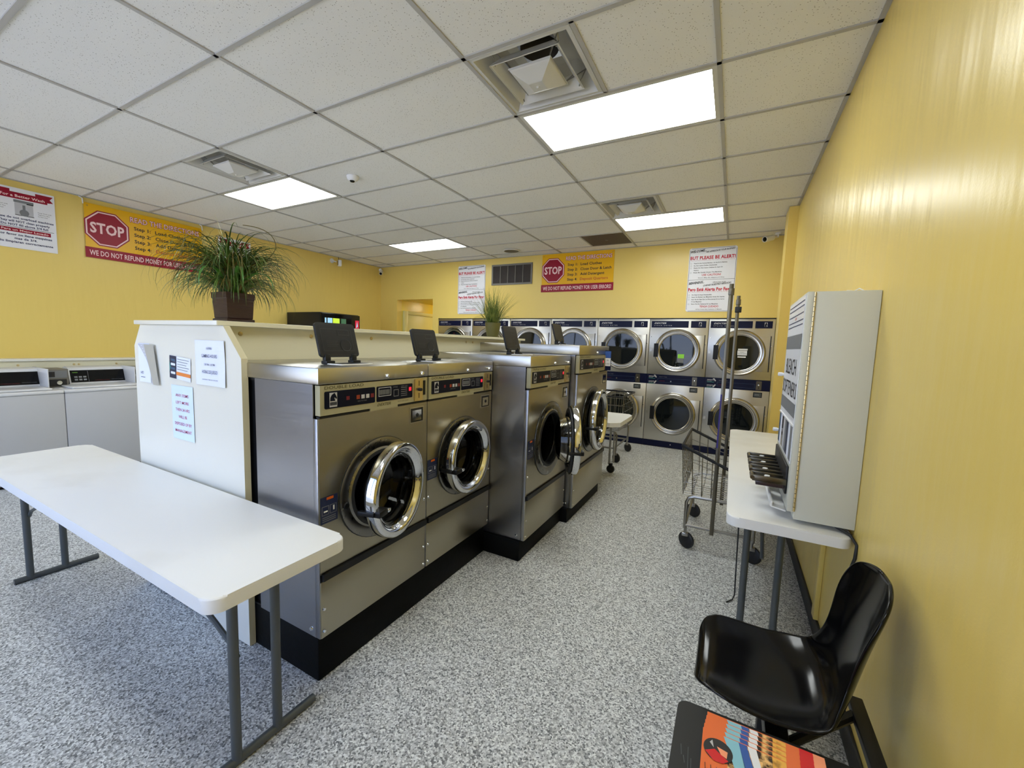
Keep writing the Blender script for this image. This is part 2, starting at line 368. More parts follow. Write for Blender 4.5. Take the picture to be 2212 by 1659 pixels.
# front wall with shop windows (behind the camera)
wf = MB('yellow_wall')
wf.box(XL, XR, YF-.12, YF, 0, .30); wf.box(XL, XR, YF-.12, YF, 2.75, H)
wf.box(XL, -5.2, YF-.12, YF, .30, 2.75); wf.box(.8, XR, YF-.12, YF, .30, 2.75)
struct(wf.build('wall_front', smooth=False))
for i in range(4):
    x0 = -5.2+1.5*i; x1 = x0+1.5
    w = MB('grey_metal'); Fw = Fr((0, YF-.04, 0), (-1, 0, 0), Z)
    w.frame(Fw, -x1, .30, -x0, 2.75, .045, 0, 0, .05)
    w = struct(w.build('window_%d' % (i+1), smooth=False))
    MB('window_glass').box(x0+.045, x1-.045, YF-.07, YF-.064, .345, 2.705).build('window_pane', w, smooth=False)
struct(MB('asphalt').box(-30, 30, -40, YF-.13, -.2, -.12).build('ground_outside', smooth=False))
# baseboards
struct(MB('black_rubber').box(XR-.012, XR, YF, 3.31, 0, .10, bev=.003).build('baseboard_right'))
struct(MB('black_rubber').box(XL, XL+.012, YF, YB, 0, .10, bev=.003).build('baseboard_left'))
struct(MB('yellow_wall').box(XR-.022, XR, .60, .66, .10, .70, bev=.004).build('trim_2'))

# fixtures that interrupt the tile field: (x0, y0, x1, y1)
lights = [(0, 1), (0, 5), (-3, 1), (-3, 5), (0, -3), (-3, -3)]     # tile column, tile row
vents = [(0.0, 0.0), (0.0, 4*TY), (-2.5*TX, 0.0), (-2.5*TX, -4*TY), (0.0, -4*TY)]
hole = set()
for c, r in lights: hole |= {(2*c, r), (2*c+1, r)}
for x, y in vents: hole.add((round(x/TY), round(y/TY)))
hole.add((-1, 6))
ct = MB('ceiling_tile')
i0, i1 = math.floor(XL/TY), math.ceil(XR/TY); j0, j1 = math.floor(YF/TY), math.ceil(YB/TY)
for i in range(i0, i1):
    for j in range(j0, j1):
        if (i, j) in hole: continue
        a, b, c, d = max(i*TY, XL), min((i+1)*TY, XR), max(j*TY, YF), min((j+1)*TY, YB)
        if b > a and d > c: ct.box(a, b, c, d, H+.006, H+.022)
struct(ct.build('ceiling', smooth=False))
struct(MB('vent_dark').box(XL, XR, YF, YB, H+.33, H+.36).build('ceiling_plenum', smooth=False))
tb = MB('tbar')
def bar(x0, x1, y0, y1): tb.box(x0, x1, y0, y1, H-.002, H+.008)
for k in range(-5, 2):
    x = k*TX
    if XL < x < XR: bar(x-.012, x+.012, YF, YB)
for k in range(j0, j1+1):
    y = k*TY
    if YF < y < YB: bar(XL, XR, y-.012, y+.012)
for x, y in vents:
    xx = x+TY if x == 0 else x
    bar(xx-.012, xx+.012, y, y+TY)
bar(-TY-.012, -TY+.012, 6*TY, 7*TY)
bar(XL, XL+.022, YF, YB); bar(XR-.022, XR, YF, YB); bar(XL, XR, YB-.022, YB); bar(XL, XR, YF, YF+.022)
struct(tb.build('trim_1', smooth=False))

# ------------------------------------------------------------------ ceiling fixtures
LN = ['bright fluorescent ceiling panel nearest the right wall, beside the large open square vent',
      'fluorescent ceiling panel at the back beside the small vent, above the dryers on the right',
      'fluorescent ceiling panel on the left side, touching the left square vent',
      'small far fluorescent ceiling panel at back left, nearest the round ceiling speaker',
      'fluorescent ceiling panel above and behind the viewer on the right side',
      'fluorescent ceiling panel above and behind the viewer on the left side']
l0 = None
for (c, r), lab in zip(lights, LN):
    x, y = c*TX, r*TY
    if l0 is None:
        t = thing('ceiling_light', lab, 'ceiling light', (x, y, H), 'recessed fluorescent ceiling panels')
        Fd = Fr((x, y+TY, H), X, -Y)
        m = MB('vent_white'); m.frame(Fd, .012, .012, TX-.012, TY-.012, .026, 0, 0.0, .06)
        m.build('frame', t, smooth=False)
        m = MB('lamp_panel'); m.rect(Fd, .038, .038, TX-.038, TY-.038, 0, -.006, .012); m.build('diffuser', t, smooth=False)
        l0 = t; lorg = Vector((x, y, H))
    else: dup(l0, (x, y, H), lab)
VN = ['open square ceiling vent with hanging pyramid, largest one beside the near right light',
      'small square ceiling vent beside the far right light above the dryers',
      'square ceiling vent on the left side beside the left light',
      'square ceiling vent above and behind the viewer on the left side',
      'square ceiling vent above and behind the viewer on the right side']
def sq_ring(m, cx, cy, prof, mi):                     # square lathe: prof (half-size, z)
    vs = []
    for h, z in prof: vs += [(cx-h, cy-h, z), (cx+h, cy-h, z), (cx+h, cy+h, z), (cx-h, cy+h, z)]
    fs = [(4*i+j, 4*i+(j+1) % 4, 4*(i+1)+(j+1) % 4, 4*(i+1)+j) for i in range(len(prof)-1) for j in range(4)]
    m.add(vs, fs, mi)
v0 = None
for (x, y), lab in zip(vents, VN):
    if v0 is None:
        t = thing('ceiling_vent', lab, 'vent', (x, y, H), 'square ceiling vents'); cx, cy = x+TY/2, y+TY/2
        m = MB('vent_white'); sq_ring(m, cx, cy, [(.292, H-.004), (.292, H+.004), (.268, H-.002), (.262, H+.01), (.20, H+.13), (.17, H+.15)], 0)
        m.build('housing', t)
        m = MB('vent_white', 'vent_dark'); m.lathe([(.11, H+.15), (.11, H+.30)], (cx, cy, 0), Z, 'grille_grey', n=32); m.disc((cx, cy, H+.29), -Z, .11, 'vent_dark')
        sq_ring(m, cx, cy, [(.17, H+.15), (.11, H+.151)], 0); m.build('duct', t)
        m = MB('vent_white'); sq_ring(m, cx, cy, [(.205, H-.006), (.20, H+.0), (.195, H-.004), (.15, H+.055), (.15, H+.06), (.198, H+.004)], 0); m.build('cone', t, smooth=False)
        m = MB('vent_white'); sq_ring(m, cx, cy, [(.128, H-.006), (.128, H+.004), (.122, H-.006), (.118, H-.010), (.045, H-.052), (.040, H-.054), (.0, H-.054)], 0)
        sq_ring(m, cx, cy, [(.128, H+.004), (.0, H+.006)], 0)
        m.lathe([(.0, -.062), (.007, -.060), (.01, -.054)], (cx, cy, H), Z, 0, 12); m.build('centre_plate', t, smooth=False)
        for sx in (-1, 1):
            for sy in (-1, 1):
                m = MB('wire_chrome')
                m.tube([(cx+sx*.18, cy+sy*.18, H), (cx+sx*.19, cy+sy*.17, H+.03), (cx+sx*.19, cy+sy*.19, H+.05), (cx+sx*.21, cy+sy*.2, H+.10)], .003, 0, 6)
                m.tube([(cx+sx*.21, cy+sy*.2, H+.10), (cx+sx*.115, cy+sy*.115, H+.003), (cx+sx*.15, cy+sy*.15, H+.055)], .003, 0, 6)
                m.build('hanger_spring', t)
        v0 = t
    else: dup(v0, (x, y, H), lab)
t = thing('return_grille', 'flat brown square return grille in the ceiling near the back wall', 'vent', (-TY, 6*TY, H))
m = MB('grille_brown'); m.box(-TY+.012, -.012, 6*TY+.012, 7*TY-.012, H+.001, H+.006)
for k in range(36): m.box(-TY+.02, -.02, 6*TY+.02+k*.0158, 6*TY+.028+k*.0158, H-.004, H+.003, 'grille_brown')
m.build('louvers', t, smooth=False)
MB('grille_grey').lathe([(0, -.012), (.02, -.01), (.022, 0)], (-TY/2, 6.5*TY, H), Z, 0, 16).build('centre_cap', t)
t = thing('ceiling_speaker', 'round white speaker grille flush in the ceiling near the back wall', 'speaker', (-1.908, 4.083, H))
MB('grille_grey').lathe([(0, -.016), (.09, -.016), (.118, -.014)], (-1.908, 4.083, H), Z, 0, 40).build('mesh_grille', t)
MB('vent_white').lathe([(.118, -.014), (.124, -.018), (.135, -.008), (.138, 0)], (-1.908, 4.083, H), Z, 0, 40).build('rim', t)
t = thing('dome_camera', 'small white dome camera on the ceiling between the left light and centre', 'camera', (-1.88, .88, H))
MB('white').lathe([(0, -.052), (.022, -.05), (.048, -.03), (.056, -.008), (.056, 0)], (-1.88, .88, H+.004), Z, 0, 32).build('housing', t)
MB('black_gloss').lathe([(0, -.058), (.018, -.055), (.024, -.046)], (-1.875, .87, H+.004), Z, 0, 20).build('lens', t)
def bullet_cam(name, lab, base, bn, body, dirv, L=.13, r=.028):
    base, bn, body, dirv = Vector(base), Vector(bn).normalized(), Vector(body), Vector(dirv).normalized()
    t = thing(name, lab, 'camera', base, 'security cameras near the ceiling')
    MB('white').lathe([(0, .018), (.03, .016), (.038, 0)], base, bn, 0, 24).build('mount', t)
    MB('white').tube([base+bn*.01, base+bn*.05, body-dirv*L*.35-Vector((0, 0, 0))], .01, 0, 8).build('arm', t)
    MB('white').lathe([(0, -L/2), (r, -L/2+.006), (r, L/2), (r*.86, L/2), (r*.84, L/2-.012)], body, dirv, 0, 24).build('housing', t)
    m = MB('black_gloss'); m.lathe([(0, L/2-.010), (r*.86, L/2-.010)], body, dirv, 0, 24); m.lathe([(0, L/2-.002), (.008, L/2-.003), (.010, L/2-.01)], body, dirv, 0, 16); m.build('lens', t)
    MB('white').add([body+dirv*a+Z*(r+.004)+dirv.cross(Z).normalized()*b for a in (-L/2, L/2+.018) for b in (-r*.8, r*.8)], [(0, 1, 3, 2)]).build('sun_shield', t)
bullet_cam('security_camera', 'white bullet camera in the far right ceiling corner, above the last dryer', (1.79, 4.40, H), -Z, (1.68, 4.22, 2.90), (-.62, -.8, -.28), .16, .034)
bullet_cam('security_camera', 'small bullet camera in the far left ceiling corner, beside the back wall', (-5.26, 4.50, 2.94), (1, -.5, 0), (-5.12, 4.38, 2.86), (.55, -.72, -.42), .14, .03)
t = thing('motion_sensor_camera', 'white box camera with black face on the left wall under the ceiling', 'camera', (XL, 3.36, 2.9), 'security cameras near the ceiling')
MB('white').lathe([(0, .012), (.04, .012), (.042, 0)], (XL, 3.33, 2.915), X, 0, 24).build('mount', t)
MB('white').tube([(XL+.01, 3.33, 2.915), (XL+.06, 3.38, 2.90)], .01, 0, 8).build('arm', t)
MB('white').box(-.045, .045, -.03, .03, -.055, .055, bev=.01, M=Matrix.Translation((XL+.10, 3.42, 2.88))@Matrix.Rotation(-.5, 4, 'Z')).build('housing', t)
MB('black_gloss').box(-.028, .03, -.033, -.028, -.042, .042, bev=.002, M=Matrix.Translation((XL+.10, 3.42, 2.88))@Matrix.Rotation(-.5, 4, 'Z')).build('lens', t)
MB('dark_metal').tube([(XL+.08, 3.42, 2.935), (XL+.05, 3.44, 2.97), (XL+.03, 3.45, 3.0)], .004, 0, 6).build('cable', t)
for y, lab in ((-.002, 'white ceiling hook holding the left end of the stop banner'), (1.20, 'white ceiling hook holding the right end of the stop banner')):
    tag(MB('white').tube([(XL+.02, y-.03, H-.003), (XL+.02, y, H-.02), (XL+.015, y+.005, H-.075)], .006, 0, 8).build('banner_hook'), lab, 'hook', 'hooks of the left stop banner')

# ------------------------------------------------------------------ washers (local: front at x=0 facing +x, y 0..w, z 0..h)
def hole_panel(m, w0, w1, z0, z1, cy, cz, r, x, mi, n=48):
    """flat front panel with a round hole"""
    ang = [2*PI*k/n for k in range(n)]; inner = []; outer = []
    for a in ang:
        dy, dz = math.cos(a), math.sin(a); inner.append((x, cy+r*dy, cz+r*dz))
        t = min([(w1-cy)/dy if dy > 1e-9 else 1e9, (w0-cy)/dy if dy < -1e-9 else 1e9, (z1-cz)/dz if dz > 1e-9 else 1e9, (z0-cz)/dz if dz < -1e-9 else 1e9])
        outer.append([x, cy+t*dy, cz+t*dz])
    for (yy, zz) in ((w1, z1), (w0, z1), (w0, z0), (w1, z0)):
        a = math.atan2(zz-cz, yy-cy) % (2*PI); k = min(range(n), key=lambda q: abs((ang[q]-a+PI) % (2*PI)-PI)); outer[k] = [x, yy, zz]
    m.add(inner+outer, [(k, k+n, (k+1) % n+n, (k+1) % n) for k in range(n)], mi)
def horse(m, F, x, y, h, big=True):                     # horse-head badge: light plate with dark head
    w = h*.62
    m.rect(F, x, y, x+w, y+h, 'print_light', .0012)
    if big:
        m.rect(F, x+w*.06, y+h*.12, x+w*.94, y+h*.34, 'label_black', .0018)
        for k in range(3): m.rect(F, x+w*.12, y+h*(.16+.06*k), x+w*.88, y+h*(.18+.06*k), 'print_grey', .0022)
        y += h*.40; h *= .58
    pts = [(.06, .02), (.10, .45), (.28, .78), (.55, .94), (.66, .98), (.72, .86), (.86, .62), (.98, .34), (.86, .24), (.70, .40), (.60, .44), (.68, .22), (.74, .02)]
    m.poly(F, [(x+w*a, y+h*b) for a, b in pts], 'label_black', .002)
def washer(name, label, loc, w, h, D, base, door_c, r, ang, load, badge=True, lid=(.17, .22, .18, -.22), body_dark=0, code_sticker=True):
    """loc = front lower left corner of the body"""
    cy, cz = door_c; k = h/1.154
    t = thing(name, label, 'washing machine', loc, 'stainless front load washers on the island')
    O = Vector(loc)
    def B(m, nm, par=t, **kw):
        m.v = [v+O for v in m.v]; return m.build(nm, par, **kw)
    zt, zc, zs = h-.068*k, h-.195*k, .285*k               # lid underside, control panel bottom, strip
    # body shell
    m = MB('steel_side')
    m.box(-D+body_dark, -.03, 0, .004, 0, zt); B(m, 'side_panel')
    m = MB('steel_side'); m.box(-D+body_dark, -.03, w-.004, w, 0, zt); B(m, 'side_panel')
    m = MB('steel_side')
    m.box(-.031, -.004, .0, .006, 0, zc-.012, bev=.002); B(m, 'corner_trim'); m = MB('steel_side'); m.box(-.031, -.004, w-.006, w, 0, zc-.012, bev=.002)
    B(m, 'corner_trim')
    m = MB('black_plastic'); m.box(-D, -D+.01, .01, w-.01, 0, zt); m.box(-D, -.05, .006, w-.006, 0, .01)
    if body_dark: m.box(-D, -D+body_dark+.01, .02, w-.02, 0, zt-.01)
    m.box(-D, -.02, .01, w-.01, zt-.012, zt-.002)
    B(m, 'rear_housing', smooth=False)
    m = MB('steel_lid'); m.box(-D, .006, -.001, w-.001, zt, h, bev=.006)
    B(m, 'top_lid')
    m = MB('chrome')
    for yy in (w*.55, w*.92): m.lathe([(0, .012), (.007, .011), (.010, .006), (.011, 0)], (.006, yy, zt+.018), X, 0, 16)
    B(m, 'lid_screws')
    # control panel
    Fc = Fr((0, 0, 0), Y, Z)
    m = MB('panel_beige'); m.rect(Fc, .008, zc, w-.008, zt-.004, 0, .004, .03); m.rect(Fc, .008, zc-.010, w-.008, zc-.004, 'dark_metal', .0, .02)
    m.rect(Fc, w*.40, zc-.012, w*.66, zc+.004, 0, .0045, .01)
    cp = B(m, 'control_panel')
    zz0, zz1 = zc+.026*k, zc+.098*k
    m = MB('label_black'); m.rrect(Fc, .028, zz0, w*.44, zz1, .006, 0, .006, .003); m.rrect(Fc, w*.455, zz0, w*.815, zz1, .006, 0, .006, .003)
    Fl = Fr((.006, 0, 0), Y, Z)
    horse(m, Fl, .05, zz0+.006, zz1-zz0-.012)
    m.rect(Fl, w*.20, zz0+.028*k, w*.225, zz0+.044*k, 'button_red', .001)
    for i, mm in enumerate(('button_orange', 'print_light', 'print_light', 'button_red')):
        m.rect(Fl, w*(.28+.04*i), zz0+.026*k, w*(.308+.04*i), zz0+.044*k, mm, .001)
    m.text(Fl, 'PUSH TO START', w*.29, zz0+.014*k, .005*k, 'print_grey', .001)
    m.frame(Fl, w*.47, zz0+.024*k, w*.59, zz1-.006, .003, 'print_light', .001)
    for i in range(7): m.rect(Fl, w*(.48+.014*i), zz0+.032*k, w*(.489+.014*i), zz0+.055*k, 'print_grey', .0012)
    m.text(Fl, 'CYCLE', w*.61, zz1-.013, .007*k, 'print_grey', .001)
    m.frame(Fl, w*.615, zz0+.016*k, w*.665, zz0+.05*k, .003, 'print_grey', .001)
    for i in range(5): m.rect(Fl, w*.69, zz0+(.014+.010*i)*k, w*.755, zz0+(.017+.010*i)*k, 'print_grey', .001)
    m.text(Fl, 'INSERT COINS', w*.69, zz1-.011, .005*k, 'print_grey', .001)
    B(m, 'label_panel', cp)
    m = MB('red_led'); m.rect(Fl, w*.775, zz0+.035*k, w*.80, zz1-.018*k, 0, .002, .002); B(m, 'price_display', cp, smooth=False)
    m = MB('text_olive'); m.text(Fr((.004, 0, 0), Y, Z), load, .028, zz1+.009*k, .0125*k, 0, .0012, bold=.02, w=w*.30)
    m.text(Fr((.004, 0, 0), Y, Z), 'DEXTER', w*.46, zc+.006, .012*k, 0, .0012, bold=.03, shear=.35, w=w*.13)
    m.text(Fr((.004, 0, 0), Y, Z), 'FRONT LOAD WASHER', w*.66, zc+.012, .005*k, 0, .0012)
    B(m, 'lettering', cp)
    m = MB('brass'); m.rrect(Fc, w*.835, zc+.004, w*.925, zt-.008, .004, 0, .012, .012)
    m.rect(Fc, w*.876, zc+.018*k, w*.884, zc+.045*k, 'black_plastic', .0125); m.rect(Fc, w*.876, zt-.045*k, w*.884, zt-.018*k, 'black_plastic', .0125)
    m.lathe([(0, .02), (.008, .018), (.009, 0)], (.012, w*.88, (zc+zt)/2), X, 'dark_metal', 12)
    m.rect(Fc, w*.94, zc+.03*k, w*.965, zt-.02*k, 'black_plastic', .007, .004)
    B(m, 'coin_slot')
    # door panel with porthole, strip, kick panel
    m = MB('steel_front'); hole_panel(m, .004, w-.004, zs+.006, zc-.012, cy, cz, r*.80, 0, 0)
    m.box(-.02, -.0005, .004, .01, zs, zc-.012); m.box(-.02, -.0005, w-.01, w-.004, zs, zc-.012)
    B(m, 'front_panel', smooth=False)
    m = MB('black_plastic'); m.rect(Fc, .004, zs-.034, w-.004, zs+.006, 0, -.002, .02); m.rect(Fc, .010, zs-.028, w-.006, zs+.002, 0, .012, .02); B(m, 'trim_strip', smooth=False)
    m = MB('steel_front'); m.box(-.02, .0, .004, w-.004, 0, zs-.034, bev=.003); B(m, 'kick_panel')
    m = MB('chrome')
    for yy in (.012, w-.012):
        for zq in (.03, .13*k, zs+.12*k): m.lathe([(0, .005), (.006, .004), (.008, 0)], (.001, yy+(.006 if yy < .1 else -.006), zq), X, 0, 12)
    for xx, zq in ((-.06, .03), (-.33, .10)): m.lathe([(0, .005), (.008, .004), (.010, 0)], (xx, 0, zq), -Y, 0, 12)
    B(m, 'screws')
    # coin box
    y0, y1, z1 = w*.80, w*.945, zc-.034*k; z0 = z1-.075*k
    m = MB('dark_metal'); m.rect(Fc, y0, z0, y1, z1, 0, .0015, .001); m.frame(Fc, y0-.004, z0-.004, y1+.004, z1+.004, .005, 'steel_lid', .004, .004)
    cb = B(m, 'coin_box')
    m = MB('chrome'); m.rect(Fc, y0+.012, z0+.008, y1-.016, z1-.012, 0, .006, .006); m.lathe([(0, .009), (.009, .009), (.011, .006)], (0, (y0+y1)/2, (z0+z1)/2), X, 'dark_metal', 16); B(m, 'lock_plate', cb)
    # warning sticker
    if code_sticker:
        ys, zq = .006, cz-.015*k-.005; wd = w*.125
        m = MB('navy_print'); m.rect(Fc, ys, zq-.055*k, ys+wd, zq+.06*k, 0, .001); m.rect(Fc, ys+wd*.35, zq+.045*k, ys+wd*.75, zq+.056*k, 'orange_text', .0016)
        m.frame(Fc, ys+.006, zq-.018*k, ys+wd*.48, zq+.02*k, .002, 'print_grey', .0016); m.frame(Fc, ys+wd*.54, zq-.018*k, ys+wd-.006, zq+.02*k, .002, 'print_grey', .0016)
        m.rect(Fc, ys+wd*.18, zq-.006*k, ys+wd*.4, zq+.0*k, 'white', .002); m.rect(Fc, ys+wd*.72, zq-.006*k, ys+wd*.80, zq+.014*k, 'white', .002)
        for i in range(3): m.rect(Fc, ys+.008, zq-(.03+.008*i)*k, ys+wd-.01, zq-(.027+.008*i)*k, 'print_grey', .0016)
        B(m, 'warning_sticker', smooth=False)
    # porthole flange, drum
    c0 = (0, cy, cz)
    m = MB('flange_steel'); m.lathe([(r*1.04, 0), (r*1.035, .006), (r*.99, .010), (r*.84, .006), (r*.80, .012), (r*.78, .0), (r*.78, -.03)], c0, X, 0)
    m.lathe([(r*1.05, .0), (r*1.05, .004), (r*1.035, .005)], c0, X, 'black_rubber')
    m.lathe([(0, .013), (.012, .013), (.018, .006)], (0, cy-r*.90, cz-.03), X, 'black_plastic', 16)
    B(m, 'porthole_flange')
    m = MB('drum_steel'); m.lathe([(r*.79, -.01), (r*.72, -.04), (r*.82, -.06), (r*.82, -.34), (0, -.345)], c0, X, 0)
    for q in range(3):
        a = q*2*PI/3+.4; p = Vector((0, cy+math.cos(a)*r*.76, cz+math.sin(a)*r*.76))
        m.tube([p+Vector((-.07, 0, 0)), p+Vector((-.33, 0, 0))], r*.10, 0, 10)
    B(m, 'drum')
    m = MB('black_rubber'); m.lathe([(r*.80, -.002), (r*.80, .012), (r*.74, .016), (r*.70, .006), (r*.72, -.03)], c0, X, 0); B(m, 'gasket')
    # door, rotated about the hinge on the right edge
    hy = cy+r*.98; R = Matrix.Translation((.020, hy, cz))@Matrix.Rotation(ang, 4, 'Z')@Matrix.Translation((0, -r*.98, 0))
    def D3(m): m.v = [R@v for v in m.v]; return m
    R0 = r*.97; a = (0, 0, 0)
    m = MB('chrome'); m.lathe([(R0*.97, .004), (R0*.995, .008), (R0*1.0, .014), (R0*1.0, .040), (R0*.992, .048), (R0*.972, .053), (R0*.93, .055), (R0*.87, .053), (R0*.835, .048), (R0*.815, .040), (R0*.79, .032), (R0*.765, .026), (R0*.76, .0)], a, X, 0, 72)
    dd = B(D3(m), 'door')
    m = MB('black_rubber'); m.lathe([(R0*.985, .004), (R0*.93, .0), (R0*.92, -.010), (R0*.80, -.012), (R0*.765, .0)], a, X, 0, 48); B(D3(m), 'door_seal', dd)
    m = MB('door_glass'); m.lathe([(R0*.765, .026), (R0*.70, .022), (R0*.66, -.02), (R0*.58, -.075), (R0*.40, -.095), (0, -.10)], a, X, 0, 48); B(D3(m), 'glass_bowl', dd)
    m = MB('flange_steel')
    for q, (ra, xa) in enumerate(((.74, .02), (.69, .0), (.655, -.03))): m.lathe([(R0*ra, xa), (R0*(ra+.018), xa+.004), (R0*(ra+.01), xa+.012)], a, X, 'chrome' if q == 0 else 0, 48)
    B(D3(m), 'glass_retainer', dd)
    m = MB('black_plastic'); m.box(.030, .075, -R0*.98, -R0*.70, -.055, -.025, bev=.006); m.box(.05, .08, -R0*.72, -R0*.62, -.048, -.030, bev=.004, m='chrome'); m.box(-.03, .05, -R0*1.03, -R0*.93, -.05, -.03, bev=.004)
    B(D3(m), 'door_handle', dd)
    m = MB('chrome'); m.cyl((.03, hy+.004, cz-.07), (.03, hy+.004, cz+.07), .011, 0, 14); m.box(-.002, .03, hy-.015, hy+.02, cz-.075, cz-.045); m.box(-.002, .03, hy-.015, hy+.02, cz+.045, cz+.075); B(m, 'hinge')
    # soap lid standing open on top
    ly, lw, lh, lx = lid
    m = MB('white'); m.rrect(Fr((0, 0, h), X, Y), lx-.0, ly+.015, lx+.12, ly+lw-.01, .015, 0, .004, .004)
    m.rrect(Fr((0, 0, h), X, Y), lx+.012, ly+.03, lx+.105, ly+lw-.025, .01, 'dark_metal', .0046)
    B(m, 'soap_trough')
    T = math.radians(16)
    Fl = Fr((lx, ly, h+.032), Y, (-math.sin(T), 0, math.cos(T)))
    m = MB('lid_plastic'); m.rrect(Fl, 0, 0, lw, lh, .016, 0, .007, .014); m.rrect(Fl, .012, .012, lw-.012, lh-.012, .012, 'black_plastic', .0075, .001)
    m.frame(Fl, .022, .028, lw-.026, lh-.03, .0016, 'lid_line', .0085)
    m.frame(Fl, lw*.52, lh*.64, lw*.82, lh*.80, .0022, 'lid_line', .0088)
    for i in range(4): m.rect(Fl, lw*.2, lh*(.30+.05*i), lw*(.45+.04*(i % 2)), lh*(.31+.05*i), 'lid_line', .0086)
    m.lathe([(.028, .0), (.030, .001)], Fl.at(lw*.68, lh*.34, .0086), Fl.n, 'lid_line', 24)
    m.box(lx-.012, lx+.012, ly+.02, ly+.05, h, h+.045, 0, bev=.004); m.box(lx-.012, lx+.012, ly+lw-.05, ly+lw-.02, h, h+.045, 0, bev=.004)
    m.box(lx-.01, lx+.03, ly+.012, ly+.058, h, h+.016, 0, bev=.003); m.box(lx-.01, lx+.03, ly+lw-.058, ly+lw-.012, h, h+.016, 0, bev=.003)
    B(m, 'soap_lid')
    return t
wy1, wy2, wy3, wy4 = -.875, -.203, .478, 1.245
washer('front_load_washer', 'nearest double load stainless washer, round door slightly ajar, beside the white table', (-.05, wy1, .207), .670, 1.154, .66, 0, (.335, .577), .228, math.radians(13), 'DOUBLE LOAD', lid=(.175, .22, .165, -.215), body_dark=.235)
washer('front_load_washer', 'second double load stainless washer from the white table, round door nearly shut', (-.05, wy2, .207), .678, 1.154, .66, 0, (.335, .577), .232, math.radians(3), 'DOUBLE LOAD', lid=(.145, .22, .165, -.215), body_dark=.235)
washer('front_load_washer', 'stainless triple load washer with its round door swung wide open', (.235, wy3, .145), .745, 1.262, .80, 0, (.38, .648), .262, math.radians(28), 'TRIPLE LOAD', lid=(.13, .20, .175, -.25), body_dark=0)
w4 = washer('front_load_washer', 'tallest stainless washer at the far end of the island, blue card on its panel', (.30, wy4, .125), .885, 1.365, .95, 0, (.445, .700), .285, math.radians(4), 'SIX LOAD', lid=(.42, .21, .17, -.38), code_sticker=False)
m = MB('mag_blue'); Fk = Fr((.300, 1.995, .125), X, Z)      # card in a holder sticking out of the panel
m.rrect(Fk, .002, 1.135, .066, 1.325, .006, 'navy', .0, .006); m.rect(Fk, .006, 1.255, .062, 1.318, 0, .0008); m.rect(Fk, .006, 1.175, .062, 1.252, 'white', .0008)
m.text(Fk, 'M', .034, 1.222, .016, 'ink_black', .0016, align='c'); m.text(Fk, 'CARD', .034, 1.190, .014, 'ink_black', .0016, w=.042, align='c'); m.build('card_holder', w4, smooth=False)
# black plinths under the washers
p = MB('plinth_black'); p.box(-.712, -.075, -.869, .462, 0, .205, bev=.006); p.box(-.712, .207, .462, 1.222, 0, .143, bev=.006); p.box(-.712, .267, 1.222, 2.125, 0, .123, bev=.006)
tag(p.build('equipment_plinth', loc=(0, 0, 0)), 'black stepped concrete base carrying the row of stainless washers', 'plinth')

# ------------------------------------------------------------------ partition behind the washers
t = thing('partition_counter', 'cream partition with eight sided end panel and shelf top behind the washers', 'partition', (-1.06, -.9, 0))
Fp = Fr((0, -.90, 0), X, Z)
m = MB('laminate'); out = [(-1.583, .005), (-.531, .005), (-.531, 1.376), (-.668, 1.522), (-1.500, 1.522), (-1.583, 1.405)]
m.poly(Fp, out, 0, 0, .028)
m.build('end_panel', t)
for (a, b) in ((1, 2), (2, 3), (4, 5), (5, 0)):
    m = MB('laminate_edge')
    (x0, z0), (x1, z1) = out[a], out[b]; e = Vector((x1-x0, 0, z1-z0)).normalized(); nn = Vector((e.z, 0, -e.x))*.0012
    A, Bv = Vector((x0, 0, z0))+nn, Vector((x1, 0, z1))+nn
    m.add([A+Y*-.9, Bv+Y*-.9, Bv+Y*-.872, A+Y*-.872], [(0, 1, 2, 3)]); m.build('edge_banding', t, smooth=False)
m = MB('laminate', 'laminate_edge'); m.box(-1.508, -.672, -.925, 2.21, 1.523, 1.545, 0, bev=.003); m.box(-.6725, -.6705, -.922, 2.208, 1.524, 1.544, 'laminate_cream'); m.build('countertop', t)
m = MB('laminate_cream'); m.box(-.74, -.715, -.872, 2.19, .0, 1.523); m.box(-1.46, -1.435, -.872, 2.19, .0, 1.523); m.box(-1.435, -.74, 2.165, 2.19, 0, 1.523)
m.build('side_panels', t, smooth=False)
m = MB('brass')
for yy in (-.80, -.42, .02, .55, 1.12, 1.22): m.lathe([(0, .006), (.009, .005), (.011, 0)], (-.715, yy, 1.488), X, 0, 14)
m.build('screws', t)

# papers taped to the end panel
Fq = Fr((0, -.9285-.0, 0), X, Z); Fq = Fr((0, -.901, 0), X, Z)
def sheet(x0, z0, x1, z1, lab, name='notice_sheet', mm='paper', lift=lambda a, b: .002, N=10, tilt=0, grp='notices taped to the cream end panel'):
    m = MB(mm); c, s = math.cos(tilt), math.sin(tilt); cx, cz = (x0+x1)/2, (z0+z1)/2
    def P(a, b, e=0):
        x = x0+(x1-x0)*a-cx; z = z0+(z1-z0)*b-cz
        return Fq.at(cx+x*c-z*s, cz+x*s+z*c, lift(a, b)+e)
    vs = [P(i/N, j/N) for j in range(N+1) for i in range(N+1)]
    m.add(vs, [(j*(N+1)+i, j*(N+1)+i+1, (j+1)*(N+1)+i+1, (j+1)*(N+1)+i) for j in range(N) for i in range(N)])
    vs = [P(i/N, j/N, -.0006) for j in range(N+1) for i in range(N+1)]
    m.add(vs, [((j+1)*(N+1)+i, (j+1)*(N+1)+i+1, j*(N+1)+i+1, j*(N+1)+i) for j in range(N) for i in range(N)], 'paper_back')
    F2 = Fr(Fq.at(cx, cz, 0), X*c+Z*s, -X*s+Z*c)
    return m, F2, lab, name, grp
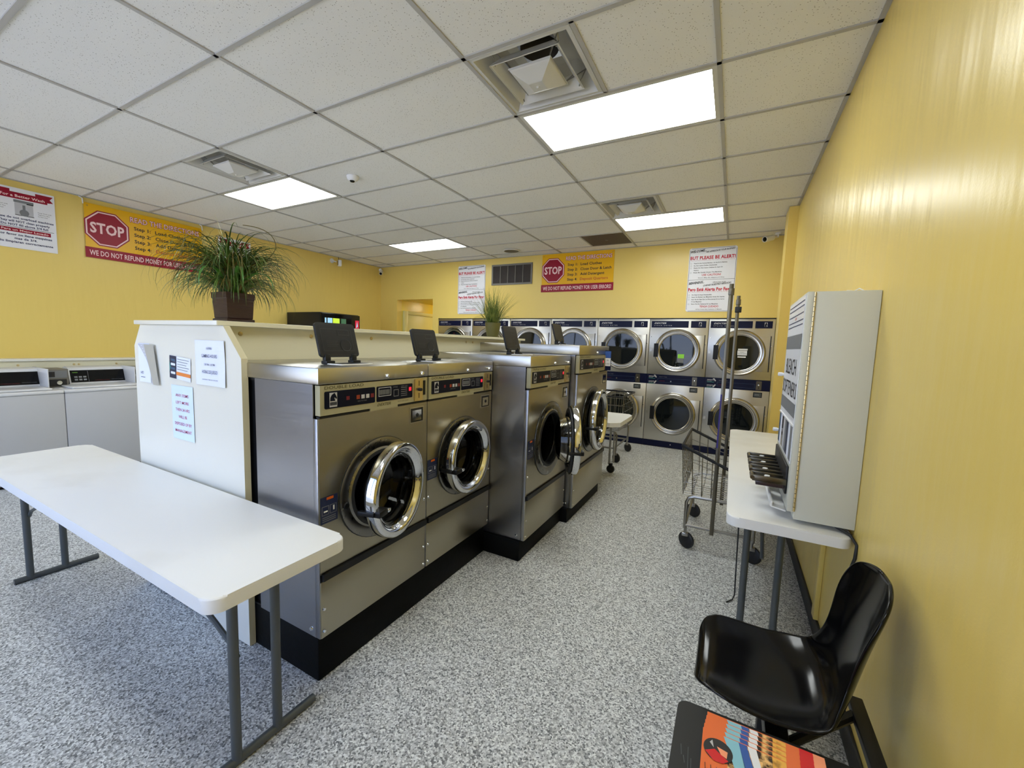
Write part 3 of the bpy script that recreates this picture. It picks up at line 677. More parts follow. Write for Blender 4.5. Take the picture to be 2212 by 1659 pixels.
def fin(m, lab, name, grp, cat='notice'):
    o = m.build(name, loc=(0, 0, 0)); tag(o, lab, cat, grp); return o
# gaming hours
m, F2, lab, nm, g = sheet(-.915, 1.236, -.652, 1.452, 'white sheet headed AURORA GAMING HOURS on the cream end panel', lift=lambda a, b: .003+.012*max(0, a-.7)*abs(b-.5)*2)
for i, (tx, hh, zz, ww) in enumerate((('AURORA', .011, .065, .05), ('GAMING HOURS', .016, .026, .135), ('3:00 PM - 6:00 PM', .010, -.012, .09), ('HORAS DE JUEGO', .016, -.05, .135), ('SUPERVISION OF MINORS IS REQUIRED', .005, -.082, .14))):
    m.text(F2, tx, 0, zz, hh, 'ink_navy', .0062, w=ww, align='c', bold=.004)
fin(m, lab, nm, g)
m, F2, lab, nm, g = sheet(-1.172, .934, -.955, 1.215, 'pale blue sheet with pink lettering about items left behind, on the end panel', mm='paper_blue', tilt=.0)
for i, tx in enumerate(('ANY ITEMS', 'LEFT MORE', 'THEN 24 HRS', 'WILL BE', 'DISPOSED OF BY', 'MANAGEMENT')):
    m.text(F2, tx, 0, .082-.037*i, .015, 'ink_pink', .0032, w=(.13, .13, .14, .085, .17, .165)[i], align='c', bold=.002)
fin(m, lab, nm, g)
m, F2, lab, nm, g = sheet(-1.178, 1.245, -.968, 1.362, 'small flyer with navy left band and orange stripe on the end panel', tilt=-.06)
m.rect(F2, -.105, -.058, -.035, .058, 'navy_print', .0030); m.poly(F2, [(-.105, -.03), (-.09, .0), (-.105, .03)], 'teal_print', .0034)
for i in range(4): m.rrect(F2, -.09, .03-.022*i, -.045, .042-.022*i, .004, 'paper' if i % 2 else 'curtain_blue', .0036)
for i in range(5): m.rect(F2, -.025, .044-.013*i, .09-(i % 3)*.012, .047-.013*i, 'print_grey', .0030)
m.rect(F2, -.035, -.038, .105, -.02, 'orange_print', .0032)
fin(m, lab, nm, g, 'flyer')
# curled sheet on the left
m = MB('paper'); N = 14
m.rect(Fq, -1.530, 1.206, -1.395, 1.420, 'paper', .002)
def strip(fa, fb, mm, la, lb):                      # a folded part of the sheet between two curved edges
    vs = []
    for j in range(N+1):
        b = j/N; xa, xb = fa(b), fb(b); z = 1.200+.216*b
        vs += [Fq.at(xa, z, la(b)), Fq.at(xb, z, lb(b))]
    q = [(2*j, 2*j+1, 2*j+3, 2*j+2) for j in range(N)]
    m.add(vs, q, mm); m.add([v-Fq.n*.0006 for v in vs], [f[::-1] for f in q], 'paper')
fa = lambda b: -1.385-.145*b**2.2; fm = lambda b: -1.345-.090*b; fc = lambda b: -1.285-.045*b
strip(fa, fm, 'print_light', lambda b: .0035, lambda b: .012); strip(fm, fc, 'paper_back', lambda b: .012, lambda b: .010)
m.text(Fr(Fq.at(-1.51, 1.25, .0), X, Z), 'HO', 0, 0, .016, 'ink_navy', .0030); m.rect(Fq, -1.51, 1.232, -1.46, 1.235, 'ink_navy', .0030)
fin(m, 'white sheet with its right half curling away at the left of the end panel', 'curled_sheet', 'notices taped to the cream end panel')

# ------------------------------------------------------------------ stack dryers
DZ = 1.945
def dryer(loc, label):
    t = thing('stack_dryer', label, 'dryer', loc, 'stainless stack dryers along the back wall'); O = Vector(loc); w = .80
    def B(m, nm, par=t, **kw): m.v = [v+O for v in m.v]; return m.build(nm, par, **kw)
    F = Fr((0, 0, 0), X, Z)                           # n = -y, towards the room
    m = MB('dryer_steel'); m.box(.002, w-.002, .0, .02, .95+.15, 1.925, bev=.003); m.box(.002, w-.002, .0, .02, .095, .957, bev=.003)
    m.box(.002, w-.002, .02, .85, .0, 1.925, 'dark_metal'); m.rect(F, 0, 1.925, w, 1.935, 'dark_metal', .004, .03)
    B(m, 'cabinet')
    m = MB('navy'); m.rect(F, .022, 1.80, .535, 1.895, 0, .006, .006); m.rect(F, .567, 1.80, .765, 1.895, 0, .006, .006)
    m.text(F, 'DEXTER', .06, 1.853, .021, 'print_light', .0072, bold=.03, shear=.35, w=.17); m.text(F, 'S T A C K   D R Y E R', .06, 1.822, .013, 'print_light', .0072, w=.25)
    horse(m, Fr((0, -.006, 0), X, Z), .672, 1.822, .055, False)
    B(m, 'header_panel', smooth=False)
    for (cz, nm, rr_) in ((1.462, 'upper', .318), (.522, 'lower', .318)):
        cx = .398; c0 = (cx, 0, cz)
        m = MB('satin_ring'); m.lathe([(rr_, .0), (rr_, .012), (rr_*.97, .030), (rr_*.93, .038), (rr_*.88, .034), (rr_*.85, .022), (rr_*.80, .020), (rr_*.775, .028), (rr_*.75, .024), (rr_*.745, .006)], c0, -Y, 0, 64)
        dd = B(m, 'door')
        m = MB('dark_glass'); m.lathe([(rr_*.75, .012), (rr_*.4, .016), (0, .017)], c0, -Y, 0, 48); B(m, 'door_glass', dd)
        m = MB('black_plastic'); m.rect(F, cx-rr_*1.0, cz-.10, cx-rr_*.80, cz+.10, 0, .038, .01)
        B(m, 'door_handle', dd, smooth=False)
        m = MB('dryer_steel'); m.box(.55, .762, -.006, .0, cz-.245, cz+.225, bev=.003); m.box(.755, .766, -.014, .0, cz-.245, cz+.235, bev=.003, m='dark_metal'); B(m, 'service_panel')
        m = MB('steel_lid'); m.rect(F, .018, cz-.02, .045, cz+.02, 0, .006, .006)
        m.lathe([(0, .004), (.006, .003), (.007, 0)], (.772, 0, cz+.1), -Y, 'chrome', 10); m.lathe([(0, .004), (.006, .003), (.007, 0)], (.03, 0, cz+.2), -Y, 'chrome', 10)
        B(m, 'latch')
    m = MB('navy'); m.rect(F, .0, .957, w, 1.10, 0, .008, .012); m.frame(F, .16, .985, .62, 1.045, .0025, 'curtain_blue', .009)
    for i in range(2):
        z = 1.065-.075*i; m.rect(F, .03, z, .115, z+.008, 'print_light', .0095); m.text(F, 'DRYER', .03, z-.018+.002, .009, 'print_light', .0095, w=.06)
        m.rect(F, .03, z-.03, .12, z-.022, 'teal_print', .0095)
    m.poly(F, [(.10, 1.09), (.135, 1.05), (.145, 1.06), (.12, 1.095)], 'print_light', .0095); m.poly(F, [(.10, .968), (.135, 1.01), (.145, 1.0), (.12, .962)], 'print_light', .0095)
    m.text(F, 'SELECT TEMP', .18, 1.062, .010, 'print_grey', .0095, w=.11); m.text(F, 'STARTING', .18, 1.0, .012, 'button_red', .0095, w=.08); m.lathe([(0, .004), (.009, .003), (.01, 0)], (.345, -.008, 1.005), -Y, 'chrome', 12)
    B(m, 'control_band', smooth=False)
    m = MB('pole_chrome'); m.rrect(F, .635, .967, .70, 1.09, .006, 0, .018, .01); m.lathe([(0, .008), (.010, .006), (.011, 0)], (.667, -.018, 1.035), -Y, 'chrome', 12); m.rect(F, .664, .985, .670, 1.01, 'black_plastic', .0185); B(m, 'coin_slot')
    m = MB('black_plastic'); m.rect(F, .61, .865, .715, .935, 0, .004, .004); m.rect(F, .62, .875, .705, .925, 'grey_metal', .005); m.text(F, 'DEXTER', .63, .895, .012, 'print_light', .006, w=.05); B(m, 'rating_label', smooth=False)
    m = MB('navy'); m.rect(F, 0, .012, w, .095, 0, .006, .008); m.rect(F, 0, 0, w, .014, 'black_plastic', .0, .01); m.lathe([(0, .005), (.007, .004), (.008, 0)], (.4, -.006, .055), -Y, 'chrome', 12); B(m, 'kick_plate', smooth=False)
    return t
dl = ['stack dryer at the far left end of the dryer row, next to the hallway', 'stack dryer second from the left, behind the small grass plant', 'stack dryer third from the left, bright reflection beside the grass plant',
      'stack dryer fourth from the left, under the left half of the back stop banner', 'stack dryer with light glinting in its glass, fifth from the left', 'stack dryer with a lime green sticker in its upper door glass, sixth from left',
      'stack dryer with a white notice on its glass, at the right end of the row']
d0 = dryer((-3.745, YB, 0), dl[0]); dry = [d0]
for i in range(1, 7): dry.append(dup(d0, (-3.745+.8015*i, YB, 0), dl[i]))
def on_dryer(i, fn, lab, nm, cat):
    m = MB('white'); F = Fr((-3.745+.8015*i, YB-.020, 0), X, Z); fn(m, F); tag(m.build(nm, loc=(0, 0, 0), smooth=False), lab, cat)
def st1(m, F): m.rect(F, .42, 1.355, .505, 1.415, 'lime_sticker', .003, .001); m.rect(F, .42, 1.29, .50, 1.353, 'print_grey', .002, .001)
on_dryer(5, st1, 'lime green and grey sticker on the upper glass of the sixth dryer', 'dryer_sticker', 'sticker')
def st2(m, F):
    m.rect(F, .385, 1.500, .50, 1.520, 0, .003, .001); m.rect(F, .38, 1.43, .495, 1.494, 0, .003, .001); m.rect(F, .385, 1.398, .485, 1.416, 0, .003, .001)
    m.text(F, 'SORRY', .437, 1.468, .012, 'ink_black', .0042, align='c'); m.text(F, 'OUT OF ORDER', .437, 1.447, .010, 'ink_black', .0042, align='c')
on_dryer(6, st2, 'white out of order notice taped on the upper glass of the last dryer', 'out_of_order_notice', 'notice')
struct(MB('black_plastic').box(1.867, 1.8875, YB-.002, YB+.02, 0, 1.94).build('trim_3', smooth=False))

# ------------------------------------------------------------------ wall signs
def stop_banner(F, w, h, label):
    t = thing('stop_banner', label, 'banner', F.o, 'yellow stop banners'); rb = h*.17
    m = MB('banner_yellow'); m.rrect(F, 0, rb-.001, w, h, .012, 0, .004, .003)
    for xx in (.03, w-.03): m.lathe([(.007, .001), (.004, .001)], F.at(xx, h-.03, .004), F.n, 'grille_grey', 12)
    m.build('vinyl_sheet', t)
    m = MB('banner_red'); m.rect(F, -.008, -.004, w+.006, rb+.012, 0, .0052, .003)
    m.text(F, 'WE DO NOT REFUND MONEY FOR USER ERRORS!', w/2, .026, rb*.56, 'banner_pink', .0065, bold=.015, w=w*.955, align='c'); m.build('red_band', t, smooth=False)
    c = (w*.165, rb+(h-rb)*.475); R = h*.335; R2 = R*.93
    oct_ = lambda q: [(c[0]+q*math.cos(PI/8+k*PI/4), c[1]+q*math.sin(PI/8+k*PI/4)) for k in range(8)]
    m = MB('banner_red'); m.poly(F, oct_(R*1.06), 0, .005); m.poly(F, oct_(R), 'banner_pink', .0056); m.poly(F, oct_(R2), 0, .0062)
    m.text(F, 'STOP', c[0], c[1]-R*.27, R*.56, 'banner_pink', .007, bold=.03, w=R*1.5, align='c'); m.build('stop_emblem', t, smooth=False)
    m = MB('banner_red'); m.outlined(F, 'READ THE DIRECTIONS', w*.347, rb+(h-rb)*.775, h*.098, w*.625, 'banner_pink', 'banner_red')
    for i, (a, b) in enumerate((('Step 1:', 'Load Clothes'), ('Step 2:', 'Close Door & Latch'), ('Step 3:', 'Add Detergent'), ('Step 4:', 'Deposit Quarters'))):
        y = rb+(h-rb)*(.595-.155*i); m.text(F, a, w*.375, y, h*.066, 'ink_black', .0055, bold=.02, w=w*.14)
        m.text(F, b, w*.555, y, h*.066, 'orange_text' if i == 3 else 'ink_black', .0055, bold=.02, w=w*(.285, .415, .325, .375)[i])
    m.build('lettering', t, smooth=False)
stop_banner(Fr((-1.553, YB-.004, 2.378), X, Z), 1.218, .612, 'yellow stop banner on the back wall above the dryers')
stop_banner(Fr((XL+.012, .006, 2.335), Y, Z), 1.186, .61, 'yellow stop banner on the left wall, partly behind the bushy plant')
def cctv(m, F, x, y, s):
    c = lambda pts, mm, l: m.poly(F, [(x+a*s, y+b*s) for a, b in pts], mm, l)
    c([(0, .18), (.10, .0), (.95, .42), (1.0, .70), (.85, .80), (.10, .42)], 'ink_black', .003); c([(.06, .14), (.16, .04), (.30, .12), (.24, .28), (.10, .26)], 'print_light', .0036)
    c([(.70, .78), (.80, .80), (.80, 1.15), (.70, 1.15)], 'ink_black', .003); c([(.58, 1.12), (.92, 1.12), (.92, 1.20), (.58, 1.20)], 'ink_black', .003)
def alert_sign(F, label):
    w, h = .605, .888; t = thing('alert_sign', label, 'sign', F.o, 'camera warning signs on the back wall')
    m = MB('sign_white'); m.rrect(F, 0, 0, w, h, .03, 0, .004, .004); m.build('board', t)
    m = MB('ink_black'); f = MB(); 
    for a, b, c, d in ((.03, .008, w-.03, .012), (.03, h-.012, w-.03, h-.008), (.008, .03, .012, h-.03), (w-.012, .03, w-.008, h-.03)): m.rect(F, a, b, c, d, 0, .005)
    m.rect(F, .012, h*.50, w-.012, h*.504, 0, .005)
    m.build('border', t, smooth=False)
    m = MB('ink_black'); FT = Fr(F.at(0, 0, 0), F.u+F.v*.09, F.v)
    def block(y0, big, es):
        a = ('WELCOME...', 'WE APPRECIATE YOUR BUSINESS', 'BUT PLEASE BE ALERT!', 'USE CAUTION!', 'Floors May Be Slippery If Wet') if not es else ('BIENVENIDOS...', 'CUIDAR NUESTRO NEGOCIO', 'Pero Est\u00e9 Alerta Por Favor', 'TENGA CUIDADO', 'El Piso Puede Estar Resbaloso Si Mojado')
        m.text(FT, a[0], .02, y0+.375, .030, 0, .006, bold=.04, shear=.4, w=.20)
        if es: m.text(F, 'GRACIAS POR', .33, y0+.392, .018, 0, .006, shear=.2, w=.16); m.text(FT, a[1], .21, y0+.328, .022, 0, .006, bold=.03, shear=.3, w=.35)
        else: m.text(FT, a[1], .22, y0+.352, .020, 0, .006, bold=.03, shear=.3, w=.36)
        m.text(F, a[2], w/2, y0+.285, .043, 'sign_red', .006, bold=.045, w=w*.94, align='c')
        m.text(F, 'We Are Not Responsible For Your Personal Property' if not es else 'No Nos Hacemos Responsables De Su Propiedad', w/2, y0+.266, .009, 'sign_red', .006, w=w*.92, align='c')
        L = ('Please Do Not Overload Machines - Do Not Sit On Machines', 'Do Not Leave Clothes Unattended', 'Please Do Not Leave Children In Cart Or', 'Washers', 'Please Be Careful Closing The Machines') if not es else ('No Deje Su Ropa Desatendida', 'Favor De Revisar Las Maquinas Antes De Usarlas', 'Favor De No Dejar Que Los Ninos Jueguen En Los Carros', 'O Las Maquinas', 'Favor De No Sentarse En Las Maquinas')
        for i, s in enumerate(L):
            m.text(F, s, .07, y0+.225-.032*i, .013, 0, .006, bold=.03, w=min(.42, .0095*len(s)))
            if i != 3: m.lathe([(.010, 0), (.008, .0)], F.at(.035, y0+.23-.032*i, .006), F.n, 'print_grey', 14)
        m.text(F, a[3], w/2, y0+.055, .026, 'sign_red', .006, bold=.02, w=.24, align='c'); m.text(F, a[4], w/2, y0+.022, .012, 0, .006, bold=.01, w=.33, align='c')
        cctv(m, F, .45, y0+.10, .10)
    block(h*.5, 1, False); block(.005, 1, True)
    m.build('lettering', t, smooth=False)
alert_sign(Fr((-3.285, YB-.003, 2.018), X, Z), 'white camera warning sign left of the wall grille, partly behind the grass plant')
alert_sign(Fr((.740, YB-.003, 2.028), X, Z), 'white camera warning sign above the right dryers, behind the cart poles')
def wash_sign(F, label):
    w, h = .457, .615; t = thing('wash_sign', label, 'sign', F.o, 'better wash posters on the left wall')
    m = MB('sign_white'); m.rrect(F, 0, 0, w, h, .004, 0, .003, .003); m.build('board', t)
    m = MB('banner_red'); m.poly(F, [(.01, .595), (.14, .595), (.14, .512+.0), (.01, .53), (.035, .56)], 0, .0035); m.poly(F, [(w-.01, .595), (w-.14, .595), (w-.14, .512), (w-.01, .53), (w-.035, .56)], 0, .0035)
    m.rect(F, .055, .505, w-.055, .57, 0, .0042); m.text(F, 'For a Better Wash', w/2, .522, .026, 'banner_pink', .005, bold=.02, w=.31, align='c')
    m.build('ribbon', t, smooth=False); m = MB('banner_red')
    m.rect(F, .05, .165, w-.045, .205, 0, .0042); m.text(F, 'Para un Mejor Lavado', w/2, .176, .020, 'banner_pink', .005, bold=.015, w=.33, align='c'); m.build('lower_ribbon', t, smooth=False)
    m = MB('ink_navy')
    for i, (s, ww) in enumerate((('Please do not overload machines', .42), ('They will NOT clean properly', .36), ('Do NOT fill above 3/4 full', .33))): m.text(F, s, w/2, .300-.036*i, .021, 0, .0042, bold=.03, w=ww, align='c')
    for i, (s, ww) in enumerate((('Por favor no llene maquinas', .38), ('mas de 3/4.', .16), ('No limpiaran correctamente', .39))): m.text(F, s, w/2, .128-.037*i, .021, 0, .0042, bold=.03, w=ww, align='c')
    m.rect(F, .02, .213, w-.02, .217, 'ink_black', .004)
    for q, x in ((0, .02), (1, w-.13)):
        for i in range(3): m.text(F, ('Keep level with', 'Agitator fins', 'for best wash')[i], x, .43-.02*i-q*.03, .009, 'ink_black', .004, w=.10-.015*i)
    m.build('lettering', t, smooth=False)
    m = MB('print_light'); m.rect(F, .165, .345, .295, .485, 0, .004); m.rect(F, .160, .470, .300, .495, 'print_grey', .0045); m.rect(F, .165, .340, .298, .346, 'ink_black', .0045)
    m.rect(F, .22, .37, .24, .45, 'print_grey', .0046); m.lathe([(0, 0), (.034, 0)], F.at(.23, .372, .0047), F.n, 'print_grey', 20); m.rect(F, .25, .462, .298, .472, 'ink_black', .0048)
    m.build('machine_picture', t, smooth=False)
wash_sign(Fr((XL+.004, -.680, 2.315), Y, Z), 'white better wash poster at the far left, left of the yellow stop banner')
wash_sign(Fr((XL+.004, 1.405, 2.285), Y, Z), 'white better wash poster hidden mostly behind the bushy plant on the partition')
t = thing('wall_grille', 'grey metal wall grille with five dark openings between sign and stop banner', 'vent', (-2.545, YB, 2.53))
Fg = Fr((-2.545, YB-.0, 2.525), X, Z); m = MB('grille_grey'); m.frame(Fg, 0, 0, .81, .36, .03, 0, .014, .014)
for i in range(1, 5): m.rect(Fg, .03+.15*i-.006, .03, .03+.15*i+.006, .33, 0, .013, .01)
m.build('frame', t, smooth=False)
m = MB('grille_dark'); m.rect(Fg, .02, .02, .79, .34, 0, .001)
for i in range(15): m.box(-2.545+.03, -2.545+.78, YB-.009, YB-.004, 2.525+.035+.0195*i, 2.525+.042+.0195*i, 'grille_dark')
m.build('louvers', t, smooth=False)

# ------------------------------------------------------------------ folding tables
def folding_table(label, x0, x1, y0, y1, legx, legy, foot=None, along='x', top=.745, brace=None):
    t = thing('folding_table', label, 'table', ((x0+x1)/2, (y0+y1)/2, 0), 'white folding tables')
    bm = bmesh.new(); pts = rr(x0, y0, x1, y1, .05, 8)
    vb = [bm.verts.new((x, y, top-.045)) for x, y in pts]; vt = [bm.verts.new((x, y, top)) for x, y in pts]; k = len(pts)
    bm.faces.new(list(reversed(vb))); bm.faces.new(vt)
    for i in range(k): bm.faces.new((vb[i], vb[(i+1) % k], vt[(i+1) % k], vt[i]))
    ed = [e for e in bm.edges if all(abs(v.co.z-top) < 1e-6 for v in e.verts)]
    bmesh.ops.bevel(bm, geom=ed, offset=.009, segments=3, profile=.5, affect='EDGES'); bm.verts.index_update()
    m = MB('table_white'); m.add([v.co.copy() for v in bm.verts], [tuple(v.index for v in f.verts) for f in bm.faces]); bm.free(); m.build('tabletop', t, angle=.5)
    ub = top-.045
    if along == 'x':
        for lx in legx:
            for ly in legy: MB('grey_metal').tube([(lx, ly, .012), (lx, ly, ub)], .0165, 0, 14).build('leg', t)
            m = MB('grey_metal'); m.tube([(lx, foot[0], .016), (lx, foot[1], .016)], .016, 0, 12); m.build('foot_bar', t)
            MB('grey_metal').box(lx-.02, lx+.02, min(legy)-.06, max(legy)+.06, ub-.014, ub).build('mounting_bracket', t, smooth=False)
            s = -1 if lx > (x0+x1)/2 else 1; m = MB('grey_metal'); ym = legy[0]+.014
            m.tube([(lx, ym, .385), (lx+s*.045, ym, .425), (lx+s*.13, ym, .462), (lx+s*.20, ym, .490), (lx+s*.25, ym, .515)], .009, 0, 8); m.tube([(lx+s*.23, ym+.012, .500), (lx+s*.52, ym+.012, ub-.004)], .009, 0, 8)
            m.box(lx+s*.25-.016, lx+s*.25+.016, ym-.008, ym+.02, .495, .535); m.build('folding_brace', t)
    else:
        for ly in legy:
            for lx in legx: MB('grey_metal').tube([(lx, ly, .012), (lx, ly, ub)], .0165, 0, 14).build('leg', t)
            MB('grey_metal').tube([(foot[0], ly, .016), (foot[1], ly, .016)], .016, 0, 12).build('foot_bar', t)
            MB('grey_metal').box(min(legx)-.06, max(legx)+.06, ly-.02, ly+.02, ub-.014, ub).build('mounting_bracket', t, smooth=False)
            s = 1 if ly < (y0+y1)/2 else -1; m = MB('grey_metal'); m.tube([(sum(legx)/2, ly, .45), (sum(legx)/2, ly+s*.15, .58), (sum(legx)/2, ly+s*.3, ub-.004)], .009, 0, 8); m.build('folding_brace', t)
    return t
folding_table('long white folding table at the lower left, standing before the cream end panel', -2.262, .182, -1.392, -.922, (-2.17, -.012), (-1.235, -1.09), (-1.300, -.940))
folding_table('white folding table along the right wall under the cream soap dispenser', 1.425, 1.880, .098, 2.46, (1.528, 1.672), (.40, 2.16), (1.46, 1.84), 'y')

# rolling table behind the island
t = thing('rolling_table', 'white topped table on casters behind the tallest washer', 'table', (-.1, 2.58, 0))
m = MB('table_white'); m.poly(Fr((0, 0, .705), X, Y), [(-.66, 2.22), (.33, 2.22), (.42, 2.30), (.42, 2.86), (.37, 2.94), (-.66, 2.94)], 0, 0, .045); m.build('tabletop', t)
for lx, ly in ((.215, 2.82), (.13, 2.34), (-.55, 2.82), (-.55, 2.34)):
    m = MB('wire_chrome'); m.tube([(lx-.02, ly, .10), (lx-.02, ly, .60), (lx+.0, ly, .655)], .013, 0, 10); m.tube([(lx+.03, ly, .13), (lx+.02, ly, .50)], .010, 0, 8); m.build('leg', t)
    m = MB('black_rubber'); m.lathe([(.0, -.014), (.042, -.014), (.048, -.008), (.048, .008), (.042, .014), (0, .014)], (lx, ly, .048), Y, 0, 24)
    m.box(lx-.02, lx+.02, ly-.022, ly+.022, .07, .115, 'dark_metal', bev=.004); m.build('caster', t)
m = MB('dark_metal'); m.box(.06, .26, 2.28, 2.88, .60, .66, bev=.006); m.box(-.6, -.5, 2.28, 2.88, .60, .66, bev=.006); m.build('bracket', t)

# ------------------------------------------------------------------ laundry carts
def cart(loc, label, poles=True, rim=None):
    t = thing('laundry_cart', label, 'cart', loc, 'wire laundry carts'); O = Vector(loc)
    def B(m, nm, par=t, **kw): m.v = [v+O for v in m.v]; return m.build(nm, par, **kw)
    W, L = .43, .66; x0, x1, y0, y1 = 0, W, 0, L
    # frame
    m = MB('wire_chrome')
    for yy in (y0, y1):
        m.tube([(x0-.005, yy, .16), (x0-.005, yy, .36), (x0+.01, yy, .395), (x0+.045, yy, .41), (x1-.045, yy, .41), (x1-.01, yy, .395), (x1+.005, yy, .36), (x1+.005, yy, .16)], .0125, 0, 10)
        m.tube([(x0, yy, .185), (x1, yy, .185)], .0115, 0, 10)
    for xx in (x0, x1): m.tube([(xx, y0, .205), (xx, y1, .205)], .011, 0, 10)
    B(m, 'base_frame')
    for cx in (x0, x1):
        for cyy in (y0, y1):
            m = MB('black_rubber'); m.lathe([(0, -.013), (.050, -.013), (.061, -.007), (.061, .007), (.050, .013), (0, .013)], (cx+.01, cyy+.02, .062), Vector((.6, 1, 0)), 'dark_metal', 26)
            m.lathe([(.052, -.0132), (.0615, -.007), (.0615, .007), (.052, .0132)], (cx+.01, cyy+.02, .062), Vector((.6, 1, 0)), 0, 26)
            m.box(cx-.022, cx+.022, cyy-.012, cyy+.030, .098, .125, 'wire_chrome', bev=.004); m.cyl((cx, cyy, .12), (cx, cyy, .17), .011, 'wire_chrome', 10)
            for s in (-1, 1): m.add([(cx+a, cyy+.018+s*.017-.6*(a-.01), z) for a, z in ((-.016, .115), (.030, .115), (.018, .055), (.002, .055))], [(0, 1, 2, 3)], 'dark_metal')
            B(m, 'caster')
    # basket: sloping rim, lower at the wall side
    def rim_z(x): return (.785-.47*max(0, x)) if rim is None else rim
    bx0, bx1, by0, by1, bz = -.03, W+.03, -.02, L+.02, .425
    tx0, tx1, ty0, ty1 = -.055, W+.055, -.035, L+.035
    m = MB('wire_chrome')
    def wire(a, b, r=.0026): m.tube([a, b], r*1.3, 0, 5, caps=False)
    for i in range(15):
        f = i/14; wire((bx0, by0+(by1-by0)*f, bz), (bx1, by0+(by1-by0)*f, bz))
        if i % 2 == 0: wire((bx0, by0+(by1-by0)*f, bz), (tx0, ty0+(ty1-ty0)*f, rim_z(tx0))); wire((bx1, by0+(by1-by0)*f, bz), (tx1, ty0+(ty1-ty0)*f, rim_z(tx1)))
    for i in range(9):
        f = i/8; xa, xb = bx0+(bx1-bx0)*f, tx0+(tx1-tx0)*f
        wire((xa, by0, bz), (xa, by1, bz)); wire((xa, by0, bz), (xb, ty0, rim_z(xb))); wire((xa, by1, bz), (xb, ty1, rim_z(xb)))
    for q in (0, .25, .5, .75):
        c = []
        for (a, b, c1, d1) in ((bx0, by0, tx0, ty0), (bx1, by0, tx1, ty0), (bx1, by1, tx1, ty1), (bx0, by1, tx0, ty1)):
            c.append((a+(c1-a)*q, b+(d1-b)*q, bz+(rim_z(c1)-bz)*q))
        m.tube(c, .004 if q == 0 else .003, 0, 6, closed=True)
    B(m, 'wire_basket')
    m = MB('dark_metal'); m.tube([(tx0, ty0, rim_z(tx0)), (tx1, ty0, rim_z(tx1)), (tx1, ty1, rim_z(tx1)), (tx0, ty1, rim_z(tx0))], .012, 0, 10, closed=True); B(m, 'rim_bumper')
    if poles:
        for i, (px, py) in enumerate(((.176, -.03), (.224, L+.0))):
            m = MB('pole_chrome'); m.box(px-.0135, px+.0135, py-.009, py+.009, .16, 1.935, bev=.003)
            m.box(px-.017, px+.019, py-.013, py+.013, 1.86, 1.905, bev=.003)
            if i == 0: m.box(px-.0138, px-.004, py-.0098, py+.0098, .80, 1.18, 'pole_reflection')  # painted reflection down one edge of the near pole
            else: m.box(px-.02, px+.028, py-.02, py+.02, 1.80, 1.845, 'dark_metal', bev=.004)
            B(m, 'upright_pole')
    return t
cart((1.178, 1.285, 0), 'wire laundry cart with two tall upright poles beside the right hand table')
cart((-.28, 3.28, 0), 'wire laundry cart partly hidden behind the far end of the washers', poles=False, rim=.86)

# ------------------------------------------------------------------ soap dispenser on the right wall
t = thing('soap_dispenser', 'tall cream coin operated soap dispenser cabinet on the right wall', 'vending machine', (1.78, .44, .765))
y0, y1 = .145, .745
m = MB('cabinet_paint'); m.box(1.676, XR-.001, y0, y1, .768, 1.735, bev=.004); m.build('cabinet', t)
m = MB('cabinet_paint'); m.box(1.650, 1.674, y0-.002, y1, .80, 1.735, bev=.003); dd = m.build('door', t)
m = MB('brass')
for i in range(46): m.cyl((1.675, y0-.005, .805+.0202*i), (1.675, y0-.005, .823+.0202*i), .0042, 0, 8)
m.build('piano_hinge', dd)
Fs = Fr((1.650, y1, 0), (0, -1, 0), Z)      # u runs towards the viewer, n = -x
W = y1-y0
m = MB('sign_white'); m.rect(Fs, .03, 1.0, W-.025, 1.725, 0, .002, .002); m.rect(Fs, .03, 1.50, W-.025, 1.565, 'print_grey', .003); m.rect(Fs, .03, 1.20, W-.025, 1.26, 'print_grey', .003)
for zq in (1.705, 1.685, 1.655, 1.625, 1.605): m.rect(Fs, .05, zq, W-.04, zq+.004, 'ink_navy', .003)
m.text(Fs, 'SOAP', .30, 1.635, .014, 'sign_red', .003, bold=.02)
m.text(Fs, 'BLEACH', W/2, 1.38, .075, 'ink_black', .003, w=W*.62, align='c'); m.text(Fs, 'SOFTENERS', W/2, 1.28, .070, 'ink_black', .003, w=W*.86, align='c')
for i, mm in enumerate(('curtain_blue', 'paper', 'mag_dark', 'print_light', 'print_grey', 'navy_print', 'paper', 'print_grey')): m.rect(Fs, .04+i*.066, 1.01, .10+i*.066, 1.165, mm, .0035, .002)
m.rect(Fs, .03, 1.165, W-.025, 1.172, 'white', .006, .004)
m.build('front_graphics', dd, smooth=False)
m = MB('chrome'); m.lathe([(0, .03), (.010, .028), (.011, .012), (.006, 0)], (1.65, y1-.02, 1.365), -X, 'white', 16); m.lathe([(0, .03), (.010, .028), (.011, .012), (.006, 0)], (1.65, y1-.02, 1.06), -X, 'white', 16); m.build('lock_knobs', dd)
m = MB('dark_metal')
m.box(1.640, 1.650, .19, .70, .86, .985, bev=.003); m.build('slide_plate', t)
for i in range(4):
    yy = .225+.135*i; m = MB('pole_chrome'); m.box(1.515, 1.645, yy-.034, yy+.034, .908, .914, bev=.002); m.box(1.515, 1.645, yy-.042, yy-.034, .900, .926, bev=.002); m.box(1.515, 1.645, yy+.034, yy+.042, .900, .926, bev=.002)
    m.cyl((1.515, yy-.044, .915), (1.515, yy+.044, .915), .009, 0, 12); m.box(1.53, 1.64, yy-.03, yy+.03, .880, .902, 'mag_dark', bev=.003)
    m.lathe([(0, .006), (.011, .005), (.012, 0)], (1.575, yy, .918), Z, 'white', 14); m.build('coin_slide', t)
